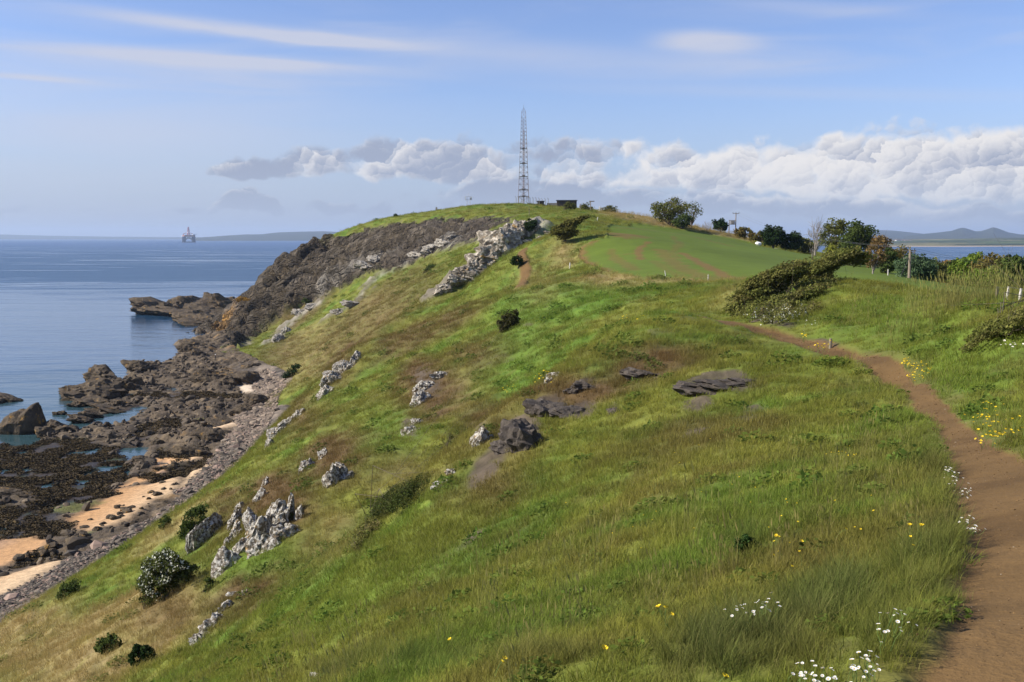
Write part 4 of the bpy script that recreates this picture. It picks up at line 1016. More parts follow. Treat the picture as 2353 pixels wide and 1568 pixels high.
# loose stones: a few score dark boulders one by one, the rest of the shingle as one mass
stone_me = [np_mesh('boulder', *lump(900 + i, (1, .85, .6), 2, rough=.2), [M_SHOREROCK], smooth=False) for i in range(4)]
cnt = 0; g_ = np.random.default_rng(91)
sand_pix = [((200, 1215), (420, 1130), 46, 34), ((120, 1290), (220, 1225), 26, 18), ((300, 1110), (520, 1060), 30, 22), ((380, 1010), (520, 980), 24, 22), ((30, 1300), (150, 1260), 14, 14)]
WHERE = ['loose dark weedy boulder on the broad sand strip below the weed bed', 'loose dark boulder on the sand between the two weed beds and the shingle', 'dark boulder on the wet sand beside the rock pool', 'dark boulder among the rocks near the pyramid-shaped boulder', 'dark boulder on the sand at the left edge']
for pi_, (a0, b0, spread, n) in enumerate(sand_pix):
    for i in range(n):
        t = g_.random(); u_ = a0[0] + (b0[0] - a0[0]) * t + g_.normal(0, spread * .4); v_ = a0[1] + (b0[1] - a0[1]) * t + g_.normal(0, spread * .35)
        x0, y0 = on_sea(u_, v_, .4); bx_ = np.interp(y0, [p[1] for p in BASE], [p[0] for p in BASE])
        if bx_ - x0 < 3: continue
        s_ = float(g_.gamma(2.2, .16) + .16)
        o = link('boulder', stone_me[cnt % 4], loc=(x0, y0, float(shore_h(x0, y0)) + .10 * s_), rot=(g_.normal(0, .2), g_.normal(0, .2), g_.uniform(0, 6.3))); o.scale = (s_, s_ * g_.uniform(.7, 1.2), s_ * g_.uniform(.7, 1.2))
        tag(o, WHERE[pi_], 'boulder', ('boulders on the broad sand strip', 'boulders by the lower weed bed', 'boulders beside the rock pool', 'boulders near the pyramid rock', 'boulders at the left edge')[pi_]); cnt += 1

# ------------------------------------------------------------------ trees and bushes
def leaf_mat(name):
    m, nt, b = new_mat(name); leaf_shader_(nt, nt.attr('Col'), .30); return m
def leaf_shader_(nt, colr, trans):
    for n_ in [n_ for n_ in nt.n if n_.type == 'BSDF_PRINCIPLED']: nt.n.remove(n_)
    out = next(n_ for n_ in nt.n if n_.type == 'OUTPUT_MATERIAL')
    d = nt.node('ShaderNodeBsdfDiffuse'); t = nt.node('ShaderNodeBsdfTranslucent'); mx_ = nt.node('ShaderNodeMixShader')
    nt.put(d.inputs[0], colr); nt.put(t.inputs[0], colr); mx_.inputs[0].default_value = trans
    nt.l.new(d.outputs[0], mx_.inputs[1]); nt.l.new(t.outputs[0], mx_.inputs[2]); nt.l.new(mx_.outputs[0], out.inputs[0])
M_LEAF = leaf_mat('leaves')
def bark_mat(name, c1, c2):
    m, nt, b = new_mat(name); pos = nt.node('ShaderNodeNewGeometry').outputs['Position']
    n1 = nt.noise(nt.mapping(pos, (3, 3, .8)), 3, 5, .6); nt.put(b.inputs['Base Color'], nt.mix(nt.ramp(n1, .3, .7), c1, c2)); b.inputs['Roughness'].default_value = .95
    nt.put(b.inputs['Normal'], nt.bump(n1, .6, .03)); return m
M_BARK = bark_mat('bark', (.075, .058, .042), (.15, .12, .09)); M_PALEBARK = bark_mat('pale_bark', (.20, .17, .14), (.34, .30, .26))
def leaf_cloud(cen, n_per, spread, size, pal, seed, flow=None, flat=.6):
    """leaf-sized faces massed round clump centres"""
    g_ = np.random.default_rng(seed); cen = np.asarray(cen); M = len(cen)
    cnt_ = g_.poisson(n_per, M) + 1; ci = np.repeat(np.arange(M), cnt_); n = len(ci)
    offs = g_.normal(size=(n, 3)); offs /= (np.linalg.norm(offs, axis=1)[:, None] + 1e-9); offs *= (g_.random(n) ** .45)[:, None]
    sp = np.broadcast_to(np.asarray(spread, float), (M,))[ci]
    offs = offs * sp[:, None] * np.array([1, 1, .8])
    if flow is not None:
        f_ = np.asarray(flow, float); f_ = f_ / np.linalg.norm(f_); offs = offs * .62 + f_ * (offs @ f_)[:, None] * 1.15
    P = cen[ci] + offs
    outn = offs / (np.linalg.norm(offs, axis=1)[:, None] + 1e-9)
    nn = outn * flat + g_.normal(size=(n, 3)) * .55; nn /= np.linalg.norm(nn, axis=1)[:, None]
    a = np.cross(nn, g_.normal(size=(n, 3))); a /= np.linalg.norm(a, axis=1)[:, None]
    if flow is not None:
        a = a * .5 + f_; a -= nn * (a * nn).sum(1)[:, None]; a /= np.linalg.norm(a, axis=1)[:, None]
    b_ = np.cross(nn, a); s_ = (size * g_.uniform(.6, 1.35, n))[:, None]
    V = np.stack([P - a * s_, P + b_ * s_ * .55, P + a * s_, P - b_ * s_ * .55], 1).reshape(-1, 3)
    q = np.arange(n)[:, None] * 4; Fq = np.r_[q + [0, 1, 2], q + [0, 2, 3]]
    pal = np.asarray(pal); w = g_.dirichlet(np.ones(len(pal)) * .9, M); cc_ = (w @ pal) * g_.uniform(.8, 1.2, (M, 1))
    c = cc_[ci] * g_.uniform(.75, 1.3, (n, 1)); c = np.repeat(c, 4, 0)
    return V, Fq, c
PAL = dict(olive=[(.075, .080, .020), (.10, .095, .028), (.055, .068, .018)], brown=[(.115, .075, .032), (.15, .095, .035), (.085, .065, .025)], orange=[(.115, .080, .026), (.098, .084, .026), (.070, .070, .020)], dark=[(.020, .038, .012), (.030, .050, .016), (.014, .028, .010)],
           bright=[(.085, .13, .020), (.12, .15, .024), (.060, .10, .018)], blue=[(.055, .085, .040), (.072, .105, .052), (.040, .066, .030)], deep=[(.045, .065, .018), (.062, .078, .020), (.034, .05, .014)], yel=[(.13, .14, .022), (.10, .12, .02), (.15, .14, .03)], bram=[(.095, .108, .026), (.128, .125, .034), (.066, .082, .020), (.11, .088, .036)])
PAL = {k_: [tuple(1.5 * c for c in t) for t in v_] for k_, v_ in PAL.items()}
PAL['dark'] = [tuple(.8 * c for c in t) for t in PAL['dark']]
def twig_mesh(base, tips, r0, seed, mat, sub=2):
    g_ = np.random.default_rng(seed); mb = MB(); base = np.array(base, float)
    for t in tips:
        t = np.array(t, float); m1 = base * .45 + t * .55 + g_.normal(0, .06, 3) * np.linalg.norm(t - base)
        mb.tube([base + (t - base) * .06, m1, t], [r0, r0 * .55, r0 * .18], 5)
        for k in range(sub):
            q = m1 + (t - m1) * g_.uniform(.1, .7); e = q + (t - base) * g_.uniform(.15, .35) + g_.normal(0, .16, 3) * np.linalg.norm(t - base)
            mb.tube([q, e], [r0 * .35, r0 * .1], 4, cap=False)
    return mb
def tree(label, u_, vb, vt, wpx, d_, pal, kind='leafy', group='trees beyond the field', leafn=46, size=.26, trunk=.28, nc=34, lean=.25, seed=1, name='tree', cat='tree', bark=None, z_off=0.0):
    p = at(u_, vb, d_); gz = float(ground(p[0], p[1])); H = (vb - vt) / FPX * d_; W = wpx / FPX * d_
    base = np.array([p[0], p[1], gz - .3]); H += max(0, p[2] - gz)
    root = empty(name, tuple(base)); tag(root, label, cat, group)
    g_ = np.random.default_rng(seed * 7 + 5); cz = H * (trunk + (1 - trunk) / 2); rz = H * (1 - trunk) / 2
    cen = []
    while len(cen) < nc:
        q = g_.uniform(-1, 1, 3); l_ = np.linalg.norm(q)
        if .30 < l_ < 1: cen.append(q * (.93 if l_ > .6 else 1))
    cen = np.array(cen); cen[:, 2] = np.where(cen[:, 2] < 0, cen[:, 2] * .95, cen[:, 2])
    cen = cen * np.array([W / 2 * .86, W / 2 * .8, rz * .9]) + np.array([0, 0, cz]); cen[:, 0] += lean * (cen[:, 2] - H * .3) * .35
    bk = bark or M_BARK
    mb = MB(); mb.tube([(0, 0, 0), (lean * .15 * H * .3, 0, H * trunk), (lean * .2 * H, 0, cz)], [H * .028, H * .022, H * .012], 7); mb.build('trunk', bk, root)
    tips = cen[:: max(1, nc // 12)]
    tw = twig_mesh((lean * .05 * H, 0, H * trunk * .7), tips, H * .012, seed, bk, 3 if kind == 'leafy' else 7); tw.build('limbs', bk, root)
    if kind != 'bare':
        V, Fq, c = leaf_cloud(cen, leafn, W * .17 if W < H * 1.6 else H * .2, size, PAL[pal], seed)
        link('crown', np_mesh('crown', V, Fq, [M_LEAF], c, smooth=False), root)
    else:
        mb = MB(); 
        for t in cen:
            for k in range(5):
                e = t + g_.normal(0, .10, 3) * H + np.array([.02 * H, 0, .09 * H]); mb.tube([t * .75 + np.array([0, 0, H * .12]), t, e], [H * .006, H * .004, H * .0015], 3, cap=False)
        mb.build('twigs', bk, root)
    return root
tree('broad olive-brown tree standing on the skyline above the crop field', 1538, 524, 459, 108, 285, 'olive', leafn=56, nc=46, trunk=.10, seed=11, size=.30)
tree('brown twiggy tree rising through the middle of the skyline clump', 1545, 524, 456, 70, 288, 'brown', leafn=20, nc=40, trunk=.15, seed=12, size=.22)
tree('thin-leaved grey tree at the right end of the skyline clump', 1588, 526, 460, 54, 292, 'olive', leafn=14, nc=40, trunk=.18, seed=13, size=.24, lean=.4)
tree('dark green low tree in front of the skyline clump', 1568, 527, 488, 50, 280, 'deep', leafn=60, nc=24, trunk=.08, seed=14, size=.28)
tree('small bare pale tree right of the skyline clump', 1624, 531, 508, 32, 300, 'brown', 'bare', nc=22, trunk=.1, seed=15, bark=M_PALEBARK)
tree('small round dark green tree beside the transformer poles', 1655, 545, 508, 44, 305, 'dark', leafn=80, nc=26, trunk=.08, seed=16, size=.32, lean=0)
tree('rounded orange-brown bush right of the transformer poles', 1708, 560, 527, 54, 282, 'orange', leafn=60, nc=24, trunk=.05, seed=17, size=.3)
tree('low orange-brown bush between the round one and the dark evergreens', 1742, 566, 534, 52, 275, 'orange', leafn=60, nc=24, trunk=.05, seed=18, size=.3)
tree('left one of the two dense dark evergreens at the field edge', 1776, 581, 522, 60, 245, 'dark', leafn=90, nc=36, trunk=.05, seed=19, size=.3, lean=.05)
tree('right one of the two dense dark evergreens at the field edge', 1815, 582, 525, 58, 246, 'dark', leafn=90, nc=36, trunk=.05, seed=20, size=.3, lean=.05)
tree('olive bush just behind the right dark evergreen', 1850, 584, 538, 46, 250, 'olive', leafn=60, nc=26, trunk=.06, seed=21, size=.28)
tree('leafless pale grey tree with upright branches left of the tall olive tree', 1872, 590, 505, 58, 215, 'brown', 'bare', nc=40, trunk=.2, seed=22, bark=M_PALEBARK)
tree('pale forked trunk of a bare tree at the corner of the field', 1866, 592, 560, 22, 190, 'brown', 'bare', nc=8, trunk=.3, seed=23, bark=M_PALEBARK)
tree('tall open olive-green tree with a feathery top behind the windswept bush', 1912, 604, 502, 70, 205, 'olive', leafn=50, nc=50, trunk=.18, seed=24, size=.24, lean=.35)
tree('large dark olive tree, tallest right of the bare grey one', 1966, 612, 508, 92, 195, 'deep', leafn=70, nc=64, trunk=.15, seed=25, size=.26, lean=.35)
tree('brown-topped tree leaning right beyond the tallest olive tree', 2018, 614, 532, 56, 185, 'brown', leafn=34, nc=40, trunk=.2, seed=26, size=.24, lean=.5)
tree('twiggy brown tree with bare pale trunks at the end of the windswept bush', 2005, 628, 562, 62, 140, 'brown', leafn=26, nc=36, trunk=.35, seed=27, size=.18, bark=M_PALEBARK)
tree('yellow-green bush under the tall olive tree', 1918, 604, 560, 70, 190, 'yel', leafn=50, nc=28, trunk=.05, seed=28, size=.24)
tree('orange-brown tree behind the round blue-green bush', 2066, 622, 561, 84, 172, 'orange', leafn=50, nc=40, trunk=.08, seed=29, size=.24)
tree('rounded blue-green bush like a dome beside the electricity pole', 2102, 648, 580, 100, 128, 'blue', leafn=120, nc=60, trunk=.06, seed=30, size=.17, lean=0)
tree('brown thicket between the dome bush and the bright green tree', 2168, 650, 592, 70, 142, 'brown', leafn=50, nc=36, trunk=.08, seed=31, size=.2)
tree('bright yellow-green tree right of the brown thicket', 2212, 655, 582, 80, 126, 'bright', leafn=80, nc=46, trunk=.08, seed=32, size=.18)
tree('yellow-green rounded treetop on the skyline against the water', 2240, 640, 571, 64, 150, 'bright', leafn=60, nc=36, trunk=.1, seed=33, size=.2)
tree('rust-brown domed tree right of the bright green one', 2274, 664, 573, 100, 118, 'orange', leafn=60, nc=60, trunk=.12, seed=34, size=.17, lean=.1)
tree('dark olive tree at the right edge behind the two white posts', 2335, 680, 588, 90, 104, 'deep', leafn=90, nc=56, trunk=.08, seed=35, size=.17)
tree('small dark treetop showing above the rust-brown tree', 2306, 640, 571, 34, 150, 'dark', leafn=50, nc=18, trunk=.2, seed=36, size=.2)
tree('low dark thicket under the rust-brown tree', 2230, 672, 640, 150, 112, 'deep', leafn=60, nc=40, trunk=.02, seed=37, size=.2)
tree('olive tree filling the gap right of the dome bush', 2146, 655, 588, 74, 136, 'olive', leafn=70, nc=44, trunk=.06, seed=41, size=.19)
tree('dark tree behind the bright yellow-green tree', 2196, 655, 583, 66, 140, 'deep', leafn=70, nc=40, trunk=.08, seed=42, size=.19)
tree('broad olive-green tree between the rust dome and the right edge', 2312, 676, 582, 84, 112, 'olive', leafn=80, nc=50, trunk=.06, seed=43, size=.17)
tree('leafy green bush low at the right end of the hedge', 2262, 676, 618, 90, 108, 'bright', leafn=70, nc=44, trunk=.03, seed=44, size=.17)
tree('dark green tree left of the dome bush', 2036, 632, 568, 62, 160, 'deep', leafn=70, nc=40, trunk=.06, seed=45, size=.22)
tree('brown undergrowth below the tallest olive tree', 1950, 622, 585, 110, 180, 'orange', leafn=50, nc=40, trunk=.02, seed=38, size=.24)

def bush(label, poly, d_, pal, n, leaf, size, spread_px, thick=.8, flow=None, name='bush', cat='bush', group='bushes on the headland', flowers=0, seed=1, stems=True, nstem=14, root_px=None, auto=True, slope=False, front=False):
    """a bush with the outline of POLY (survey places) and a rounded depth of its own"""
    g_ = np.random.default_rng(seed); poly = [tuple(p) for p in poly]
    xs = [p[0] for p in poly]; ys = [p[1] for p in poly]; cen = []; k = d_ / FPX
    W_ = min(max(xs) - min(xs), max(ys) - min(ys))
    rp = root_px or ((xs[int(np.argmax(ys))], max(ys)))
    if auto: root_p = np.array(spot(*rp)); d_ = root_p[1]; k = d_ / FPX
    else:
        root_p = np.array(at(rp[0], rp[1], d_)); root_p[2] = float(ground(root_p[0], root_p[1]))
    while len(cen) < n:
        u_, v_ = g_.uniform(min(xs), max(xs)), g_.uniform(min(ys), max(ys))
        if not inpoly(np.array([u_]), np.array([v_]), poly)[0]: continue
        e, _ = polydist(np.array([u_]), np.array([v_]), poly, True); e = min(e[0], W_ * .5)
        dep = thick * k * math.sqrt(max(e * W_, 1)); dv = d_
        if auto and slope: dv = float(np.clip(spot(u_, v_)[1], .75 * d_, 1.3 * d_)) * (1 - .13 * g_.random() * math.sqrt(min(1, 2.2 * e / W_))); dep = 0
        if not auto and front: dv = min(d_, float(spot(u_, v_)[1]) * .982)
        q = np.array(at(u_, v_, dv + dep * g_.uniform(-1, .6))); q[2] = max(q[2], float(ground(q[0], q[1])) + .05)
        if float(vnoise3(*[np.array([c_ * 2.6 / max(k * W_, .3)]) for c_ in q], seed)[0]) < .33: continue
        cen.append(q - root_p)
    root = empty(name, tuple(root_p)); tag(root, label, cat, group)
    V, Fq, c = leaf_cloud(cen, leaf, spread_px * k * g_.uniform(.55, 1.5, len(cen)), size, PAL[pal] if isinstance(pal, str) else pal, seed, flow)
    link('crown', np_mesh('crown', V, Fq, [M_LEAF], c, smooth=False), root)
    if flowers:
        cs = np.array(cen); key = cs @ np.array([-.4, -.7, .5]); pick = cs[np.argsort(-key)[:max(6, int(len(cs) * .55))]]
        V, Fq, c = leaf_cloud(pick, flowers, spread_px * k * 1.1, size * .8, [(.72, .72, .62), (.62, .64, .50)], seed + 3)
        o = link('blossom', np_mesh('blossom', V, Fq, [M_LEAF], c, smooth=False), root); o['kind'] = 'stuff'
    if stems:
        tips = [cen[i] for i in g_.choice(len(cen), min(nstem, len(cen)), False)]
        twig_mesh((0, 0, 0), tips, max(.02, 1.2 * k * .5), seed, M_BARK, 2).build('stems', M_BARK, root)
    return root
WIND = (1, 0, .42)
bush('big windswept bush streaming up to the right above the path bend', [(1680, 714), (1692, 682), (1716, 656), (1750, 634), (1800, 612), (1845, 600), (1868, 606), (1840, 632), (1800, 660), (1770, 690), (1745, 718), (1712, 728)], 60, 'bram', 190, 120, .085, 16, .55, WIND, auto=False, front=True, seed=51, nstem=26, root_px=(1720, 724))
bush('upper half of the windswept thicket arching over the bank crest', [(1750, 722), (1790, 680), (1830, 645), (1862, 612), (1890, 590), (1930, 578), (1970, 576), (1990, 590), (1988, 606), (1940, 607), (1906, 624), (1914, 650), (1880, 668), (1850, 690), (1800, 716)], 62, 'bram', 230, 120, .085, 16, .55, WIND, auto=False, front=True, seed=52, nstem=30, root_px=(1800, 712))
bush('pale bramble patch with small white flowers at the foot of the windswept thicket', [(1690, 716), (1745, 700), (1840, 690), (1890, 680), (1860, 715), (1800, 738), (1720, 742)], 57.5, 'bram', 80, 50, .06, 12, .5, None, flowers=6, slope=True, seed=53)
bush('bramble and dead twigs trailing down the bank at the right edge', [(2215, 800), (2235, 770), (2275, 735), (2320, 705), (2360, 682), (2420, 660), (2420, 740), (2350, 760), (2300, 770), (2250, 792), (2225, 806)], 29, 'bram', 150, 90, .045, 15, .5, (1, 0, .6), slope=True, seed=54, nstem=46, root_px=(2290, 775))
bush('lone wind-bent hawthorn casting a long shadow towards the crop field', [(1258, 548), (1268, 530), (1285, 516), (1310, 506), (1352, 495), (1328, 514), (1322, 540), (1306, 548), (1285, 552)], 190, [(.13, .125, .035), (.16, .14, .04), (.08, .09, .025)], 80, 70, .22, 8, .7, (1, 0, .35), name='tree', cat='tree', seed=55, root_px=(1299, 558), nstem=10)
bush('dark rounded bush with a trailing tail in the middle of the near slope', [(845, 1200), (870, 1150), (910, 1118), (955, 1100), (988, 1104), (985, 1135), (960, 1165), (925, 1188), (880, 1196)], 38, [(.042, .060, .015), (.06, .078, .02), (.075, .08, .03)], 150, 110, .045, 14, .7, None, slope=True, seed=56)
bush('thin brown tail of the dark bush running down the slope', [(800, 1270), (815, 1235), (845, 1200), (875, 1185), (880, 1200), (855, 1232), (820, 1262)], 38.5, 'bram', 60, 60, .045, 12, .6, None, slope=True, seed=57)
bush('hawthorn dotted with white blossom on the lower left slope', [(330, 1405), (322, 1350), (330, 1300), (365, 1268), (405, 1270), (430, 1295), (460, 1310), (448, 1335), (405, 1345), (380, 1365), (352, 1400)], 61, [(.08, .10, .028), (.115, .125, .036), (.055, .075, .02)], 150, 80, .085, 13, .8, None, flowers=26, name='tree', cat='tree', seed=58)
bush('dark green bush left of the thin upright rock sliver', [(415, 1232), (420, 1195), (440, 1172), (468, 1165), (470, 1190), (455, 1222), (435, 1238)], 74, 'deep', 70, 70, .10, 10, .8, seed=59)
bush('small dark bush on the slope edge above the shingle', [(366, 1212), (372, 1192), (384, 1186), (390, 1198), (384, 1214)], 92, 'deep', 18, 50, .11, 7, .8, seed=60)
bush('low dark bush on the straw slope at the far lower left', [(130, 1372), (145, 1345), (170, 1335), (185, 1350), (170, 1368), (150, 1378)], 76, 'deep', 34, 60, .10, 9, .8, seed=61)
bush('small very dark bush near the bottom left corner', [(300, 1525), (305, 1495), (322, 1480), (348, 1492), (352, 1510), (330, 1528)], 52, 'dark', 44, 70, .08, 9, .8, seed=62)
bush('flat dark scrub just left of the very dark bush', [(220, 1498), (228, 1475), (255, 1462), (282, 1472), (275, 1492), (245, 1500)], 54, 'deep', 34, 50, .08, 9, .8, seed=63)
bush('small bush under the white-blossomed hawthorn\'s right side', [(465, 1362), (470, 1335), (488, 1325), (500, 1342), (490, 1362)], 58, 'deep', 24, 50, .08, 8, .8, seed=64)
bush('dark brownish bush standing in the green dip above the gully', [(1146, 760), (1146, 735), (1160, 722), (1186, 716), (1190, 736), (1178, 755), (1162, 762)], 108, [(.055, .055, .02), (.075, .07, .028), (.04, .045, .015)], 50, 70, .11, 9, .9, seed=65)
bush('dark shrub at the left side of the narrow upper path', [(1176, 606), (1180, 590), (1192, 585), (1200, 598), (1196, 612)], 176, 'dark', 22, 60, .14, 6, .9, seed=66)
bush('almost black shrub under the turf overhang at the top of the crag', [(1208, 530), (1206, 514), (1216, 504), (1230, 508), (1234, 524), (1224, 534)], 231, 'dark', 40, 70, .18, 7, .9, seed=67)
bush('dark green shrub in the bay slope below the cliff', [(970, 632), (975, 615), (990, 608), (1005, 616), (1000, 630)], 270, 'deep', 26, 60, .2, 7, .9, seed=68)
bush('small bush at the foot of the dark cliff end', [(690, 706), (692, 690), (702, 682), (710, 692), (706, 706)], 345, 'deep', 18, 60, .24, 6, .9, seed=69)
bush('dark slanting bush on the slope above the sandy cove', [(652, 868), (662, 850), (685, 832), (690, 842), (675, 858), (660, 872)], 262, 'dark', 28, 60, .2, 7, .9, seed=70)
bush('tiny bush on the skyline of the headland', [(902, 502), (904, 495), (910, 492), (914, 497), (910, 502)], 394, 'dark', 10, 40, .2, 4, .9, auto=False, seed=71)
bush('rounded bush before the long low bunker', [(1294, 480), (1298, 470), (1310, 465), (1322, 470), (1324, 480)], 340, 'olive', 24, 60, .2, 6, .9, auto=False, seed=72)
bush('bush behind the fingerpost on the hilltop', [(1332, 486), (1336, 474), (1348, 468), (1360, 474), (1358, 486), (1345, 490)], 335, 'olive', 26, 60, .2, 6, .9, auto=False, seed=73)
bush('windswept green bush on the hilltop right of the fingerpost', [(1378, 492), (1384, 480), (1398, 474), (1414, 480), (1412, 490), (1395, 496)], 330, 'olive', 34, 70, .2, 6, .9, (1, 0, .3), auto=False, seed=74)
bush('small bush beside the little hut on the hilltop', [(1232, 478), (1236, 472), (1250, 472), (1252, 478)], 392, 'deep', 14, 50, .2, 4, .9, auto=False, seed=75)
bush('leafy dark weed clump alone in the turf below the path', [(1685, 1275), (1690, 1245), (1715, 1232), (1745, 1242), (1748, 1268), (1715, 1280)], 12.5, [(.035, .075, .020), (.05, .095, .025)], 40, 40, .018, 9, .7, name='plant', cat='plant', group=None, seed=76, stems=False)
bush('grey dead shrub in the gully grass', [(1005, 1030), (1015, 1005), (1040, 995), (1045, 1012), (1025, 1034)], 62, 'bram', 20, 20, .05, 9, .8, seed=77)
bush('orange lichened gorse on the sea edge of the cliff end', [(540, 716), (548, 700), (572, 688), (580, 694), (565, 712), (548, 722)], 398, [(.36, .20, .035), (.28, .17, .04)], 26, 60, .25, 7, .9, auto=False, seed=78, stems=False)

# ------------------------------------------------------------------ structures on the hill
def simple_mat(name, c, rough=.8, metal=0.0, var=.25, sc=4.0):
    m, nt, b = new_mat(name); pos = nt.node('ShaderNodeNewGeometry').outputs['Position']
    n1 = nt.noise(pos, sc, 5, .6); vm = nt.node('ShaderNodeVectorMath', operation='SCALE'); vm.inputs[0].default_value = c
    nt.put(vm.inputs['Scale'], nt.ramp(n1, .2, .8, 1 - var, 1 + var)); nt.put(b.inputs['Base Color'], vm.outputs[0])
    b.inputs['Roughness'].default_value = rough; b.inputs['Metallic'].default_value = metal
    nt.put(b.inputs['Normal'], nt.bump(n1, .25, .02)); return m
M_STEEL = simple_mat('weathered_steel', (.20, .165, .145), .6, .2); M_RUST = simple_mat('rusty_cable', (.22, .14, .10), .8)
M_CONC = simple_mat('old_concrete', (.30, .28, .25), .9); M_BRICK = simple_mat('dark_brick', (.075, .062, .052), .95); M_ROOF = simple_mat('tarred_slab', (.06, .06, .065), .8)
M_WOOD = simple_mat('grey_timber', (.23, .185, .14), .9, sc=9); M_WHITE = simple_mat('white_paint', (.78, .77, .74), .6, var=.1); M_WPOST = simple_mat('bleached_post', (.62, .58, .52), .8)
M_GALV = simple_mat('galvanised', (.42, .43, .44), .5, .4); M_DARK = simple_mat('dark_metal', (.045, .045, .05), .6); M_WIRE = simple_mat('wire', (.10, .10, .10), .5)
def crest(u_, y0_=300, y1_=430):
    """the ground on the skyline in this direction"""
    d = ray_dir(u_, 480); ys = np.linspace(y0_, y1_, 260); xs_ = d[0] / d[1] * ys; zs_ = ground(xs_, ys)
    i_ = int(np.argmax((zs_ - EYE) / ys)); return (float(xs_[i_]), float(ys[i_]), float(zs_[i_]))
def foot(u_, v_, d_):
    p = at(u_, v_, d_); return (p[0], p[1], float(ground(p[0], p[1])))
mp = crest(1203)
root = empty('radio_mast', mp); tag(root, 'tall four-legged lattice radio mast on the hilltop', 'mast')
MK = mp[1] / 400.0; MH, B0, B1 = 36.4 * MK, 2.2 * MK, .82 * MK
hw = lambda z: B0 + (B1 - B0) * z / MH
cs = [(-1, -1), (1, -1), (1, 1), (-1, 1)]
for sx, sy in cs:
    mb = MB(); mb.tube([(sx * hw(0), sy * hw(0), -.6), (sx * hw(MH), sy * hw(MH), MH)], [.075, .055], 6); mb.build('leg', M_STEEL, root)
levels = [0]
while levels[-1] < MH - 1.2: levels.append(levels[-1] + max(1.25, hw(levels[-1]) * 1.25))
levels[-1] = MH
for i in range(len(levels) - 1):
    z0, z1 = levels[i], levels[i + 1]; mb = MB()
    for k in range(4):
        a_, b_ = cs[k], cs[(k + 1) % 4]
        mb.tube([(a_[0] * hw(z0), a_[1] * hw(z0), z0), (b_[0] * hw(z1), b_[1] * hw(z1), z1)], .026, 4, cap=False); mb.tube([(b_[0] * hw(z0), b_[1] * hw(z0), z0), (a_[0] * hw(z1), a_[1] * hw(z1), z1)], .026, 4, cap=False)
        mb.tube([(a_[0] * hw(z1), a_[1] * hw(z1), z1), (b_[0] * hw(z1), b_[1] * hw(z1), z1)], .032, 4, cap=False)
    mb.build('brace', M_STEEL, root)
mb = MB(); mb.tube([(.15, 0, 0), (.15, 0, MH * .80)], .12, 6); mb.tube([(-.2, .1, 0), (-.2, .1, MH * .93)], .07, 5)
for z in np.arange(.6, MH * .8, .6): mb.box((.15, 0, z), (.5, .06, .05))
mb.build('cable_ladder', M_RUST, root)
for z in [MH * f_ for f_ in (.08, .155, .30, .44, .60)]:
    mb = MB(); s_ = 2 * hw(z) * .92; mb.box((0, 0, z), (s_, s_, .07)); mb.box((0, -s_ / 2, z + .2), (s_ * .4, .06, .3)); mb.build('platform', M_STEEL, root)
mb = MB(); mb.tube([(0, 0, MH), (0, 0, MH + 2.6)], [.06, .03], 5)
for sx, sy in cs: mb.tube([(sx * B1, sy * B1, MH), (0, 0, MH + 1.5)], .035, 4, cap=False)
mb.build('spire', M_STEEL, root)
# fence round the mast: concrete posts with bent tops, wires
fx = [(1186, 392), (1192, 391), (1198, 390), (1204, 390), (1211, 390), (1218, 390), (1225, 390), (1232, 391), (1239, 392), (1246, 393), (1253, 394), (1260, 396)]
ft = [crest(u_) for u_, d_ in fx]
root = empty('security_fence', ft[0]); tag(root, 'security fence with cranked concrete posts round the foot of the mast', 'fence')
f0 = np.array(ft[0]); post_me = None
for q in ft:
    if post_me is None:
        mb = MB(); mb.tube([(0, 0, -.4), (0, 0, 2.2), (-.45, -.05, 2.75)], [.10, .09, .07], 5); post_me = mb.mesh('fence_post', M_CONC)
    link('fence_post', post_me, root, tuple(np.array(q) - f0))
mb = MB()
for h_ in (.5, 1.0, 1.5, 2.0): mb.tube([np.array(q) - f0 + (0, 0, h_) for q in ft], .012, 3, cap=False)
mb.build('fence_wire', M_WIRE, root)['kind'] = 'stuff'
# small two-pole aerial
ap = crest(1077); root = empty('aerial', ap); tag(root, 'small twin-pole aerial frame with white panels left of the mast', 'aerial'); root.scale = (ap[1] / 398,) * 3
for sx in (-.62, .62):
    mb = MB(); mb.tube([(sx, 0, -.5), (sx, 0, 3.9)], .09, 6); mb.build('pole', M_GALV, root)
mb = MB(); mb.box((0, 0, 2.55), (2.7, .12, .12)); mb.box((0, 0, 3.85), (2.3, .1, .1)); mb.tube([(-.1, 0, 3.85), (-.1, 0, 5.4)], .03, 4); mb.build('crossbar', M_GALV, root)
for sx in (-1.3, 1.2):
    mb = MB(); mb.box((sx, -.12, 3.2), (.32, .2, 1.25)); mb.build('panel', M_WHITE, root)
mb = MB(); mb.tube([(.8, -.3, 3.0), (.8, -.1, 3.0)], [.42, .3], 12); mb.build('dish', M_GALV, root)
tp = crest(1003); mb = MB(); mb.box((0, 0, .45), (.85, .85, 1.3), taper=.68); mb.box((0, 0, 1.16), (.66, .66, .12))
tag(mb.build('trig_pillar', M_CONC, loc=tp), 'short tapered concrete survey pillar on the headland turf', 'pillar')
